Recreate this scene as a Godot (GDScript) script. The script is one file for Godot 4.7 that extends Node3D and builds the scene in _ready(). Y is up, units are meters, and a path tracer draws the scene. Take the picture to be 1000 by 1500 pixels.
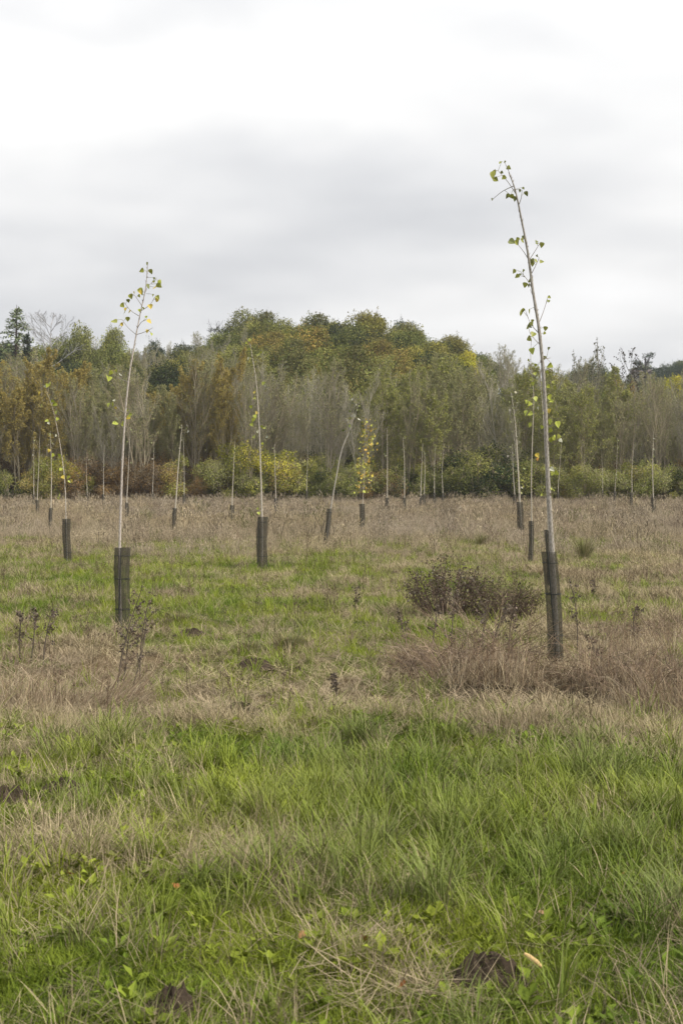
extends Node3D
# A young poplar plantation in rough meadow, autumn wood and hill behind, overcast sky.

const EYE := 1.65          # camera height
const FOCAL := 2083.0      # focal length in photo pixels (1000 x 1500)
const TILT := 0.0216       # camera pitch, downward

class MB:
	var v := PackedVector3Array()
	var n := PackedVector3Array()
	var c := PackedColorArray()
	var uv := PackedVector2Array()
	var ix := PackedInt32Array()
	var smooth := false

	func tri(a: Vector3, b: Vector3, d: Vector3, col: Color) -> void:
		var k := v.size()
		v.append(a); v.append(b); v.append(d)
		c.append(col); c.append(col); c.append(col)
		ix.append(k); ix.append(k + 1); ix.append(k + 2)

	func blade(p: Vector3, dir: Vector3, length: float, w: float, lean: float, curl: float, col: Color, seg: int, twist := 0.0) -> void:
		var side := Vector3(-dir.z, 0, dir.x).rotated(Vector3.UP, twist)
		var q := p
		var k := v.size()
		for s in seg + 1:
			var t := float(s) / seg
			if s < seg:
				var ww := w * 0.5 * (1.0 - t * t * 0.7) * (0.75 if s == 0 else 1.0)
				v.append(q - side * ww); v.append(q + side * ww)
				c.append(col); c.append(col)
			else:
				v.append(q); c.append(col)
			var a := lean + curl * t
			q += (dir * sin(a) + Vector3.UP * cos(a)) * (length / seg)
		for s in seg - 1:
			var b := k + s * 2
			ix.append(b); ix.append(b + 2); ix.append(b + 1)
			ix.append(b + 1); ix.append(b + 2); ix.append(b + 3)
		var e := k + (seg - 1) * 2
		ix.append(e); ix.append(e + 2); ix.append(e + 1)

	func spike(a: Vector3, b: Vector3, r: float, col: Color, r2 := 0.0) -> void:
		var d := (b - a).normalized()
		var x := d.cross(Vector3(0.31, 0.2, 0.93)).normalized()
		var y := d.cross(x)
		var k := v.size()
		for s in 3:
			var a2 := TAU * s / 3.0
			v.append(a + (x * cos(a2) + y * sin(a2)) * r); c.append(col)
		if r2 <= 0.0:
			v.append(b); c.append(col)
			for s in 3:
				ix.append(k + s); ix.append(k + 3); ix.append(k + (s + 1) % 3)
		else:
			for s in 3:
				var a2 := TAU * s / 3.0
				v.append(b + (x * cos(a2) + y * sin(a2)) * r2); c.append(col)
			for s in 3:
				var s2 := (s + 1) % 3
				ix.append(k + s); ix.append(k + 3 + s); ix.append(k + s2)
				ix.append(k + s2); ix.append(k + 3 + s); ix.append(k + 3 + s2)

	func leaf(p: Vector3, axis: Vector3, nrm: Vector3, size: float, wide: float, col: Color) -> void:
		var s := axis.cross(nrm).normalized() * size * wide * 0.5
		var lift := nrm.normalized() * size * 0.12
		var k := v.size()
		v.append(p); v.append(p + axis * size * 0.45 + s + lift); v.append(p + axis * size); v.append(p + axis * size * 0.45 - s + lift)
		for s2 in 4:
			c.append(col)
		ix.append(k); ix.append(k + 1); ix.append(k + 2)
		ix.append(k); ix.append(k + 2); ix.append(k + 3)

	func tube(pts: Array, rad: Array, sides: int, col: Color, cap := true) -> void:
		smooth = true
		var k := v.size()
		var m := pts.size()
		var length := 0.0
		for j in m:
			var p: Vector3 = pts[j]
			var f: Vector3 = pts[mini(j + 1, m - 1)]
			var b: Vector3 = pts[maxi(j - 1, 0)]
			if j > 0:
				length += p.distance_to(b)
			var d := (f - b).normalized()
			var ref := Vector3(0, 0, 1) if absf(d.z) < 0.8 else Vector3(1, 0, 0)
			var x := d.cross(ref).normalized()
			var y := d.cross(x)
			var r: float = rad[j]
			for s in sides + 1:
				var a := TAU * s / sides
				var o := x * cos(a) + y * sin(a)
				v.append(p + o * r); n.append(o); c.append(col); uv.append(Vector2(float(s) / sides, length))
		var w := sides + 1
		for j in m - 1:
			for s in sides:
				var q := k + j * w + s
				ix.append(q); ix.append(q + w); ix.append(q + 1)
				ix.append(q + 1); ix.append(q + w); ix.append(q + w + 1)
		if cap:
			var top: Vector3 = pts[m - 1]
			var up: Vector3 = (top - pts[m - 2]).normalized()
			var q := v.size()
			v.append(top + up * float(rad[m - 1]) * 0.5); n.append(up); c.append(col); uv.append(Vector2(0.5, length))
			for s in sides:
				ix.append(k + (m - 1) * w + s); ix.append(q); ix.append(k + (m - 1) * w + s + 1)

	func mesh() -> ArrayMesh:
		var a := []
		a.resize(Mesh.ARRAY_MAX)
		a[Mesh.ARRAY_VERTEX] = v
		a[Mesh.ARRAY_COLOR] = c
		a[Mesh.ARRAY_INDEX] = ix
		if smooth and n.size() == v.size():
			a[Mesh.ARRAY_NORMAL] = n
		if uv.size() == v.size():
			a[Mesh.ARRAY_TEX_UV] = uv
		var am := ArrayMesh.new()
		am.add_surface_from_arrays(Mesh.PRIMITIVE_TRIANGLES, a)
		return am

var rng := RandomNumberGenerator.new()
var noise_fine := FastNoiseLite.new()
var noise_mid := FastNoiseLite.new()
var noise_wide := FastNoiseLite.new()
var M := {}
var names := {}

# ---------------------------------------------------------------- helpers
func R(a: float, b: float) -> float:
	return rng.randf_range(a, b)

func rand_dir() -> Vector3:
	var y := R(-1, 1)
	var a := R(0, TAU)
	var r := sqrt(1.0 - y * y)
	return Vector3(r * cos(a), y, r * sin(a))

func flat_dir() -> Vector3:
	var a := R(0, TAU)
	return Vector3(cos(a), 0, sin(a))

func pick(pal: Array, vary := 0.18) -> Color:
	var k: Color = pal[rng.randi() % pal.size()]
	var f := R(1.0 - vary, 1.0 + vary)
	return Color(k.r * f * R(0.94, 1.06), k.g * f, k.b * f * R(0.9, 1.1))

func numbered(called: String) -> String:
	names[called] = names.get(called, -1) + 1
	return called if names[called] == 0 else "%s_%03d" % [called, names[called]]

func tag(o: Node, label: String, category: String, group := "", kind := "") -> void:
	if label: o.set_meta("label", label)
	if category: o.set_meta("category", category)
	if group: o.set_meta("group", group)
	if kind: o.set_meta("kind", kind)

func thing(called: String, at: Vector3, label: String, category: String, group := "") -> Node3D:
	var o := Node3D.new()
	o.name = numbered(called)
	o.position = at
	add_child(o)
	tag(o, label, category, group)
	return o

func part(called: String, mesh: Mesh, mat: Material, parent: Node, at := Vector3.ZERO) -> MeshInstance3D:
	var o := MeshInstance3D.new()
	o.name = called
	o.mesh = mesh
	o.material_override = mat
	o.position = at
	parent.add_child(o, true)
	return o

func mat(called: String, col: Color, rough := 0.9, spec := 0.3, back := 0.0, vertex := true) -> StandardMaterial3D:
	var m := StandardMaterial3D.new()
	m.resource_name = called
	m.albedo_color = col.linear_to_srgb()
	m.roughness = rough
	m.metallic_specular = spec
	m.vertex_color_use_as_albedo = vertex
	m.cull_mode = BaseMaterial3D.CULL_DISABLED
	if back > 0.0:
		m.backlight_enabled = true
		m.backlight = Color(back, back, back)
	M[called] = m
	return m

# ray of a photo pixel, at a depth in metres along -z or down to the ground plane
func ray(px: float, py: float) -> Vector3:
	return Vector3((px - 500.0) / FOCAL, (750.0 - py) / FOCAL, -1.0).rotated(Vector3.RIGHT, -TILT)

func at_depth(px: float, py: float, d: float) -> Vector3:
	var r := ray(px, py)
	return Vector3(0, EYE, 0) + r * (d / -r.z)

func on_ground(px: float, py: float) -> Vector3:
	var r := ray(px, py)
	var p := Vector3(0, EYE, 0) + r * (EYE / -r.y)
	p.y = height(p.x, p.z)
	return p

func bell(x: float, s: float) -> float:
	return exp(-x * x / (s * s))

# the lie of the land
func height(x: float, z: float) -> float:
	var d := -z
	var h := 0.05 * noise_fine.get_noise_2d(x, z) + 0.07 * noise_mid.get_noise_2d(x, z)
	# the low bank of dead grass by the near sapling
	h += 0.1 * (smoothstep(0.55, 1.1, x) - smoothstep(2.3, 2.9, x)) * smoothstep(10.5, 10.75, d + 0.15 * noise_fine.get_noise_2d(x * 1.7, 3.0)) * (1.0 - smoothstep(11.3, 12.2, d))
	if d > 106.0:
		var crest := 13.5 + 6.0 * smoothstep(-34.0, -12.0, x) * (1.0 - smoothstep(10.0, 34.0, x)) + 5.0 * bell(x + 55.0, 32.0) - 6.5 * smoothstep(24.0, 56.0, x)
		h += crest * smoothstep(107.0, 262.0, d) * (1.0 - 0.7 * smoothstep(290.0, 420.0, d))
		var far := 8.0 + 20.0 * smoothstep(20.0, 90.0, x) + 5.0 * bell(x - 120.0, 45.0)
		h += far * smoothstep(300.0, 470.0, d) * (1.0 - 0.5 * smoothstep(560.0, 900.0, d))
		h += 1.5 * noise_wide.get_noise_2d(x, z) * smoothstep(130.0, 200.0, d)
	return h

# how much of the sward is living green grass
func greenness(x: float, z: float) -> float:
	var d := -z
	d += (1.3 * noise_mid.get_noise_2d(x * 1.2, z * 0.5 + 77.0) + 0.5 * noise_fine.get_noise_2d(x, z)) * smoothstep(5.5, 8.0, d) * clampf(d / 10.0, 0.0, 3.0)
	var px := 500.0 + x / maxf(-z, 1.0) * FOCAL
	var g := 1.02
	g = lerpf(g, 0.62, smoothstep(8.2, 9.4, d))
	g = lerpf(g, 0.42, smoothstep(9.4, 10.3, d))
	g = lerpf(g, 0.66, smoothstep(11.8, 14.0, d))
	g = lerpf(g, 0.52, smoothstep(22.0, 30.0, d))
	g = lerpf(g, 0.16, smoothstep(33.0, 52.0, d))
	g = lerpf(g, 0.02, smoothstep(43.0, 60.0, d))
	if d > 9.5 and d < 32.0:
		g -= 0.28 * smoothstep(620.0, 760.0, px)
		g -= 0.3 * smoothstep(260.0, 120.0, px) * (1.0 - smoothstep(13.0, 15.0, d))
		g += 0.12 * smoothstep(600.0, 400.0, px) * smoothstep(13.0, 15.0, d)
	g += 0.75 * noise_mid.get_noise_2d(x * 1.5 + 40.0, z * 0.9) + 0.5 * noise_fine.get_noise_2d(x * 0.9, z * 0.7)
	return clampf(g, 0.0, 1.0)

# ---------------------------------------------------------------- camera, sky, sun
func setup_view() -> void:
	var cam := Camera3D.new()
	cam.name = "camera"
	cam.keep_aspect = Camera3D.KEEP_HEIGHT
	cam.near = 0.1
	cam.far = 4000.0
	cam.position = Vector3(0, EYE, 0)
	cam.rotation.x = -TILT
	var lens := CameraAttributesPhysical.new()
	lens.frustum_focal_length = 12.0 / (750.0 / FOCAL)
	lens.frustum_focus_distance = 15.0
	lens.frustum_near = 0.1
	lens.frustum_far = 4000.0
	lens.exposure_aperture = 5.6
	cam.attributes = lens
	add_child(cam)
	cam.current = true

	var env := Environment.new()
	env.background_mode = Environment.BG_SKY
	env.tonemap_mode = Environment.TONE_MAPPER_LINEAR
	env.tonemap_exposure = 2.3
	env.sdfgi_enabled = true
	env.ssao_enabled = true
	env.ssil_enabled = true
	env.fog_enabled = true
	env.fog_density = 0.0002
	env.fog_light_color = Color(0.86, 0.88, 0.92)
	var sky := Sky.new()
	var pan := PanoramaSkyMaterial.new()
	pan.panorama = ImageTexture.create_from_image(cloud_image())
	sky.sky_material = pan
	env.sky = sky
	var we := WorldEnvironment.new()
	we.name = "world"
	we.environment = env
	add_child(we)

	var sun := DirectionalLight3D.new()
	sun.name = "sun"
	sun.light_energy = 0.6
	sun.light_angular_distance = 10.0
	sun.light_color = Color(1.0, 0.965, 0.9)
	sun.shadow_enabled = true
	add_child(sun)
	sun.look_at_from_position(Vector3(70, 66, 30), Vector3.ZERO, Vector3.UP)

func cloud_image() -> Image:
	var w := 2048
	var h := 1024
	var im := Image.create(w, h, false, Image.FORMAT_RGBF)
	var a := FastNoiseLite.new()
	a.seed = 11
	a.frequency = 0.55
	a.fractal_octaves = 5
	a.fractal_gain = 0.48
	# soft cloud banks: azimuth, elevation (degrees from the view axis), widths, strength
	var banks := [[-2.5, 12.8, 7.5, 1.72, -0.082], [-7.0, 12.4, 4.0, 1.03, -0.025], [5.5, 11.6, 6.0, 1.61, -0.049], [-6.0, 8.8, 9.0, 1.72, -0.075], [-9.5, 6.9, 7.0, 1.49, -0.099], [-1.0, 7.4, 5.0, 1.26, -0.033], [3.0, 9.4, 5.0, 1.38, -0.037], [5.5, 16.4, 3.5, 1.15, -0.049], [-9.5, 18.0, 4.5, 1.15, -0.062], [-4.5, 17.4, 3.5, 0.8, -0.029], [10.5, 15.2, 4.0, 1.61, -0.041], [10.0, 8.4, 5.0, 1.03, -0.029], [-5.0, 15.2, 7.0, 1.38, 0.028], [0.0, 17.9, 2.2, 1.61, 0.032], [-9.5, 10.6, 6.0, 0.92, 0.028], [9.5, 6.0, 7.0, 1.84, 0.032]]
	var below := Color(0.22, 0.21, 0.16)
	for y in h:
		var el := (0.5 - (y + 0.5) / h) * PI
		var sy := sin(el)
		var cy := cos(el)
		if el < -0.02:
			for x in w:
				im.set_pixel(x, y, below)
			continue
		for x in w:
			var az := fposmod((x + 0.5) / w * TAU + PI, TAU) - PI
			var k := 1.0 / (maxf(sy, 0.0) + 0.16)
			var qx := sin(az) * cy * k
			var qz := -cos(az) * cy * k
			var f := a.get_noise_2d(qx * 1.0 + 3.7, qz * 1.25 + 8.1) + 0.5 * a.get_noise_2d(qx * 2.6 - 7.0, qz * 3.4)
			var l := 0.92 + 0.2 * f
			var warp := a.get_noise_2d(az * 9.0 + 50.0, el * 16.0)
			var ad := rad_to_deg(az) + 6.0 * a.get_noise_2d(az * 7.0, el * 12.0)
			var ed := rad_to_deg(el) + 2.2 * warp
			if absf(ad) < 30.0 and ed < 28.0:
				for b in banks:
					var u: float = (ad - b[0]) / b[2]
					var vv: float = (ed - b[1]) / b[3]
					var q := u * u + vv * vv
					if q < 6.0:
						l += b[4] * exp(-q)
			l = clampf(l, 0.55, 1.08)
			var t := clampf((0.95 - l) / 0.3, 0.0, 1.0)
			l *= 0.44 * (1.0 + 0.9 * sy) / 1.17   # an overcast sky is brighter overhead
			im.set_pixel(x, y, Color(l * lerpf(1.0, 0.965, t), l * lerpf(1.0, 0.985, t), l * lerpf(1.0, 1.03, t)))
	return im

func noise_tex(freq: float, seed_: int, ramp: Array, size := 512) -> NoiseTexture2D:
	var t := NoiseTexture2D.new()
	var nz := FastNoiseLite.new()
	nz.seed = seed_
	nz.frequency = freq
	nz.fractal_octaves = 5
	t.noise = nz
	t.width = size
	t.height = size
	t.seamless = true
	var g := Gradient.new()
	g.offsets = PackedFloat32Array()
	var offs := PackedFloat32Array()
	var cols := PackedColorArray()
	for k in ramp.size():
		offs.append(float(k) / (ramp.size() - 1))
		cols.append((ramp[k] as Color).linear_to_srgb())
	g.offsets = offs
	g.colors = cols
	t.color_ramp = g
	return t

func setup_materials() -> void:
	var m := mat("soil_and_thatch", Color.WHITE, 1.0, 0.1)
	m.albedo_texture = noise_tex(0.02, 3, [Color(0.35, 0.3, 0.25), Color(0.7, 0.65, 0.6), Color(1, 1, 1), Color(0.8, 0.78, 0.7)])
	m.uv1_triplanar = true
	m.uv1_world_triplanar = true
	m.uv1_scale = Vector3(0.9, 0.9, 0.9)
	mat("grass", Color.WHITE, 0.6, 0.2, 0.5)
	mat("straw", Color.WHITE, 0.8, 0.15, 0.3)
	mat("leaf", Color.WHITE, 0.6, 0.35, 0.45)
	mat("foliage", Color.WHITE, 0.75, 0.15, 0.55)
	mat("twig", Color.WHITE, 0.9, 0.15)
	var b := mat("bark", Color.WHITE, 0.95, 0.15)
	b.albedo_texture = noise_tex(0.03, 8, [Color(0.45, 0.42, 0.4), Color(0.8, 0.78, 0.75), Color(1, 1, 1)], 256)
	b.uv1_scale = Vector3(2, 1.2, 1)
	var pb := mat("poplar_bark", Color.WHITE, 0.7, 0.3)
	pb.albedo_texture = noise_tex(0.02, 21, [Color(0.3, 0.28, 0.24), Color(0.75, 0.72, 0.66), Color(0.95, 0.93, 0.9), Color(1, 1, 1)], 256)
	pb.uv1_scale = Vector3(1, 5, 1)
	var e := mat("earth", Color.WHITE, 1.0, 0.1)
	e.albedo_texture = noise_tex(0.05, 5, [Color(0.4, 0.4, 0.4), Color(1, 1, 1)], 256)
	e.uv1_triplanar = true
	e.uv1_scale = Vector3(6, 6, 6)
	# plastic netting of the tree guards: strands with open holes
	var im := Image.create(64, 64, false, Image.FORMAT_RGBA8)
	for y in 64:
		for x in 64:
			var cx := x % 16
			var cy := y % 16
			var strand := cx < 5 or cy < 5
			im.set_pixel(x, y, Color(1, 1, 1, 1.0 if strand else 0.1))
	var net := mat("netting", Color(0.062, 0.058, 0.047), 0.8, 0.15)
	net.albedo_texture = ImageTexture.create_from_image(im)
	net.transparency = BaseMaterial3D.TRANSPARENCY_ALPHA
	net.uv1_scale = Vector3(16, 26, 1)
	mat("plastic_black", Color(0.025, 0.027, 0.024), 0.6, 0.35)
	mat("stone", Color(0.36, 0.33, 0.28), 0.95, 0.2)
	mat("roof_tile", Color(0.12, 0.1, 0.09), 0.95, 0.2)
	mat("dark_pane", Color(0.03, 0.03, 0.035), 0.3, 0.5)

# ---------------------------------------------------------------- ground
func build_ground() -> void:
	var xs := []
	var x := 0.0
	while x < 1600.0:
		xs.append(x)
		x += 0.14 if x < 5.0 else maxf(0.14, (x - 5.0) * 0.11 + 0.14)
	var full := []
	for k in range(xs.size() - 1, 0, -1):
		full.append(-float(xs[k]))
	full.append_array(xs)
	var zs := [90.0, 40.0, 15.0, 5.0, 0.0, -2.0]
	var z := -2.6
	while z > -1500.0:
		zs.append(z)
		var d := -z
		z -= 0.12 if d < 12.5 else clampf(d * 0.012, 0.12, 2.0) if d < 320.0 else 25.0
	var split := 0
	for k in zs.size():
		if float(zs[k]) > -108.0:
			split = k
	ground_sheet("ground", full, zs.slice(0, split + 1))
	ground_sheet("hill", full, zs.slice(split, zs.size()))

func ground_sheet(called: String, xs: Array, zs: Array) -> void:
	var b := MB.new()
	b.smooth = true
	var w := xs.size()
	for z in zs:
		for x in xs:
			var y := height(x, z)
			b.v.append(Vector3(x, y, z))
			var e := 0.1
			var nn := Vector3(height(x - e, z) - y, e, height(x, z - e) - y).normalized() if absf(x) < 60.0 else Vector3.UP
			b.n.append(nn)
			var g := greenness(x, z)
			var k := Color(0.15, 0.115, 0.07).lerp(Color(0.07, 0.085, 0.028), g)
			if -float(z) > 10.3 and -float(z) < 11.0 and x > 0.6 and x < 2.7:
				k = Color(0.055, 0.045, 0.035)  # bare earth, with the shade under the overhanging grass darkened into its colour
			if -float(z) > 107.5:
				k = Color(0.10, 0.098, 0.055)
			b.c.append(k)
	for j in zs.size() - 1:
		for i in w - 1:
			var q := j * w + i
			b.ix.append_array(PackedInt32Array([q, q + w, q + 1, q + 1, q + w, q + w + 1]))
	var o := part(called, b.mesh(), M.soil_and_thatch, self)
	o.name = called
	tag(o, "rough meadow ground under the grass" if called == "ground" else "wooded hillside rising behind the meadow", called, "", "structure")

# ---------------------------------------------------------------- grass
func clump(kind: String) -> ArrayMesh:
	var b := MB.new()
	match kind:
		"short":
			for k in 34:
				var a := flat_dir()
				b.blade(a * R(0, 0.075), flat_dir(), R(0.035, 0.12), R(0.002, 0.0046), R(0, 0.8), R(0.1, 1.5), Color(1, 1, 1) * R(0.7, 1.2), 3, R(-1, 1))
		"long":
			for k in 18:
				var a := flat_dir()
				b.blade(a * R(0, 0.05), a.rotated(Vector3.UP, R(-0.8, 0.8)), R(0.18, 0.4), R(0.004, 0.0075), R(0.02, 0.35), R(0.5, 1.9), Color(1, 1, 1) * R(0.75, 1.2), 5, R(-0.5, 0.5))
		"straw":
			for k in 16:
				var a := flat_dir()
				b.blade(a * R(0, 0.08), flat_dir(), R(0.12, 0.34), R(0.002, 0.0045), R(0.1, 1.1), R(-0.1, 0.9), Color(1, 1, 1) * R(0.6, 1.25), 3, R(-1, 1))
		"litter":
			for k in 22:
				b.blade(flat_dir() * R(0, 0.14) + Vector3(0, R(0.005, 0.06), 0), flat_dir(), R(0.08, 0.26), R(0.003, 0.006), R(1.1, 1.65), R(-0.2, 0.4), Color(1, 1, 1) * R(0.55, 1.25), 2, R(-1, 1))
		"mat":   # tousled dry grass, lodged over
			for k in 40:
				var a := flat_dir()
				b.blade(a * R(0, 0.16), flat_dir(), R(0.15, 0.42), R(0.004, 0.008), R(0.2, 1.1), R(0.2, 1.3), Color(1, 1, 1) * R(0.6, 1.25), 3, R(-1, 1))
		"tall":  # tall dry grass with seed plumes
			for k in 34:
				var a := flat_dir()
				var p := a * R(0, 0.22)
				var dir := flat_dir()
				var length := R(0.25, 0.62)
				b.blade(p, dir, length, R(0.006, 0.012), R(0, 0.45), R(0, 0.6), Color(1, 1, 1) * R(0.65, 1.25), 3, R(-1, 1))
				if k % 3 == 0:
					var q := p + Vector3(dir.x * length * 0.25, length * 0.9, dir.z * length * 0.25)
					for s in 4:
						b.leaf(q + Vector3(0, s * 0.03, 0), (Vector3.UP + rand_dir() * 0.6).normalized(), rand_dir(), 0.07, 0.28, Color(1.15, 1.1, 1.1))
		"broad": # low broad-leaved weeds
			for k in 9:
				var a := flat_dir()
				var ax := (a + Vector3.UP * R(0.2, 1.1)).normalized()
				b.leaf(a * R(0.0, 0.03) + Vector3(0, R(0.01, 0.06), 0), ax, (Vector3.UP - a * 0.4 + rand_dir() * 0.3).normalized(), R(0.025, 0.055), R(0.45, 0.75), Color(1, 1, 1) * R(0.75, 1.2))
		"stem":  # dead upright stalks with small side twigs
			for k in 5:
				var p := flat_dir() * R(0, 0.12)
				var top := p + Vector3(R(-0.12, 0.12), R(0.25, 0.55), R(-0.12, 0.12))
				var kc := Color(1, 1, 1) * R(0.6, 1.2)
				b.spike(p, top, 0.003, kc)
				for s in 5:
					var q := p.lerp(top, R(0.4, 0.95))
					b.spike(q, q + (rand_dir() + Vector3.UP).normalized() * R(0.03, 0.09), 0.002, kc)
					b.leaf(q, rand_dir(), rand_dir(), R(0.012, 0.025), 0.6, kc)
	return b.mesh()

var lots := {}      # kind -> [transforms, colours]
func sow(kind: String, variant: int, t: Transform3D, col: Color) -> void:
	var key := "%s%d" % [kind, variant]
	if not lots.has(key):
		lots[key] = [[], []]
	lots[key][0].append(t)
	lots[key][1].append(col)

func place(kind: String, x: float, z: float, s: float, col: Color, sy := 1.0) -> void:
	var y := height(x, z)
	var tip := Basis(Vector3(1, 0, 0), R(-0.12, 0.12)) * Basis(Vector3(0, 0, 1), R(-0.12, 0.12))
	sow(kind, rng.randi() % 5, Transform3D(tip * Basis(Vector3.UP, R(0, TAU)).scaled(Vector3(s, s * sy, s)), Vector3(x, y - 0.01, z)), col)

func green_col(x: float, z: float) -> Color:
	var t := clampf(0.5 + 0.9 * noise_mid.get_noise_2d(x * 2.1 - 30.0, z * 2.1), 0, 1)
	var a := Color(0.105, 0.165, 0.02)
	var b := Color(0.25, 0.292, 0.036)
	var k := a.lerp(b, clampf(t + R(-0.25, 0.25), 0, 1))
	return k * R(0.8, 1.2)

func straw_col(x: float, z: float) -> Color:
	var t := clampf(0.5 + 0.9 * noise_mid.get_noise_2d(x * 1.1 + 90.0, z * 1.1) + R(-0.3, 0.3), 0, 1)
	var k := Color(0.385, 0.325, 0.195).lerp(Color(0.325, 0.26, 0.18), t)
	return k * R(0.75, 1.25)

func wedge(d0: float, d1: float, margin: float) -> Vector2:
	# even per area between two distances, across the view and a step to each side
	var d := sqrt(R(d0 * d0, d1 * d1))
	var half := 0.262 * d + margin
	return Vector2(R(-half, half), -d)

func build_grass() -> void:
	# nearest strip: living grass, long arching tufts to the right of centre
	for k in 24500:
		var p := wedge(3.0, 9.6, 0.9)
		var d := -p.y
		var px := 500.0 + p.x / d * FOCAL
		var g := greenness(p.x, p.y)
		var tufty := smoothstep(5.0, 5.7, d) * (1.0 - smoothstep(6.8, 8.3, d + 0.8 * noise_mid.get_noise_2d(p.x * 2.0, 5.0))) * smoothstep(170.0, 420.0, px) + 0.5 * noise_mid.get_noise_2d(p.x * 2.6, p.y * 2.6)
		var gk := green_col(p.x, p.y)
		if R(0, 1) < g:
			var q := R(0, 1)
			if q < 0.15 * clampf(tufty, 0.0, 1.0) + 0.015:
				place("long", p.x, p.y, R(0.5, 0.85), gk.lerp(Color(0.19, 0.21, 0.09), R(0, 0.6)))
			elif q > 0.93:
				place("broad", p.x, p.y, R(0.7, 1.3), gk * 0.9)
			else:
				place("short", p.x, p.y, R(0.6, 1.2), gk, R(0.5, 0.95) + 0.3 * clampf(tufty, 0, 1))
		else:
			place("litter" if R(0, 1) < 0.6 else "straw", p.x, p.y, R(0.6, 1.0), straw_col(p.x, p.y))
		if k % 17 == 0:
			place("litter", p.x, p.y, R(0.5, 0.9), straw_col(p.x, p.y) * R(0.35, 1.0))
		if k % 26 == 0:
			place("straw", p.x, p.y, R(0.5, 1.0), straw_col(p.x, p.y))
	# distinct tufts of long grass
	for k in 95:
		var c := wedge(4.6, 8.9, 0.6)
		var px := 500.0 + c.x / -c.y * FOCAL
		if R(0, 1) > 0.25 + smoothstep(150.0, 400.0, px) * smoothstep(5.0, 5.8, -c.y):
			continue
		var tk := green_col(c.x, c.y).lerp(Color(0.2, 0.22, 0.09), R(0, 0.7))
		var big := R(0.55, 0.95)
		for j in 9:
			var o := flat_dir() * R(0, 0.13)
			place("long", c.x + o.x, c.y + o.z, big * R(0.7, 1.1), tk * R(0.85, 1.15))
			if j % 3 == 0:
				place("straw", c.x + o.x, c.y + o.z, big * R(0.7, 1.0), straw_col(c.x, c.y))
	# middle distance: mown thatch, green patches and tousled dry grass
	for k in 60000:
		var p := wedge(9.2, 40.0, 2.0)
		var d := -p.y
		var g := greenness(p.x, p.y)
		var grow := 1.0 + smoothstep(14.0, 40.0, d) * 0.35
		if R(0, 1) < g:
			var gk := green_col(p.x, p.y) * 1.1
			place("short", p.x, p.y, R(0.8, 1.35) * grow, gk, R(0.55, 1.0))
			if R(0, 1) < 0.1:
				place("long", p.x, p.y, R(0.5, 0.85), gk)
		else:
			var q := R(0, 1)
			var lush := noise_mid.get_noise_2d(p.x * 1.9 - 60.0, p.y * 1.2)
			if d < 12.5 and q < 0.85:
				place("litter", p.x, p.y, R(0.7, 1.2), straw_col(p.x, p.y) * 1.1)
			elif lush > 0.12:
				place("mat", p.x, p.y, R(0.5, 0.95) * (0.7 + lush), straw_col(p.x, p.y), R(0.5, 0.9))
			else:
				place("litter" if q < 0.72 else "straw", p.x, p.y, R(0.7, 1.2) * grow, straw_col(p.x, p.y), R(0.4, 0.85))
		if k % 3 == 0:
			place("litter" if k % 2 == 0 else "straw", p.x, p.y, R(0.5, 1.1), straw_col(p.x, p.y), R(0.35, 0.9))
		if k % 31 == 0:   # dark rotted cuttings
			place("litter", p.x, p.y, R(0.6, 1.2), Color(0.11, 0.085, 0.062) * R(0.7, 1.3))
		if k % 60 == 0:
			place("stem", p.x, p.y, R(0.5, 1.0), Color(0.13, 0.095, 0.07))
	# far meadow: tall dry grass up to the edge of the wood
	for k in 70000:
		var p := wedge(30.0, 108.5, 4.0)
		var d := -p.y
		if R(0, 1) > smoothstep(28.0, 50.0, d + 16.0 * noise_mid.get_noise_2d(p.x * 0.6, p.y * 0.35 + 20.0)) + 0.06:
			continue
		var patch := noise_mid.get_noise_2d(p.x * 0.35, p.y * 0.22)
		var sc := straw_col(p.x, p.y).lerp(Color(0.335, 0.285, 0.22), clampf(0.5 + patch * 0.9, 0.0, 1.0))
		if R(0, 1) < 0.06:
			sc = Color(0.15, 0.15, 0.065)
		var heap := clampf(noise_mid.get_noise_2d(p.x * 1.3 + 11.0, p.y * 0.7) * 2.2, -0.45, 0.8)
		place("tall", p.x, p.y, R(0.36, 0.68) * (1.0 + 0.5 * heap), sc * lerpf(0.85, 1.25, 0.5 + 0.5 * patch), R(0.55, 1.0))
		if k % 22 == 0:
			place("stem", p.x, p.y, R(1.0, 1.8), [Color(0.12, 0.09, 0.07), Color(0.17, 0.12, 0.09), Color(0.2, 0.17, 0.12)][k % 3])
		elif k % 150 == 1:
			place("tall", p.x, p.y, R(1.5, 2.0), sc * R(0.6, 1.2), 0.75)
	var field := Node3D.new()
	field.name = "meadow_grass"
	add_child(field)
	tag(field, "rough meadow grass, green in front and straw coloured further off", "grass", "", "stuff")
	var called := {"short": "short_grass", "long": "long_grass", "straw": "dry_straw", "litter": "grass_litter", "mat": "tousled_dry_grass", "tall": "tall_dry_grass", "broad": "broadleaf_weed", "stem": "dead_stalk"}
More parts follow.
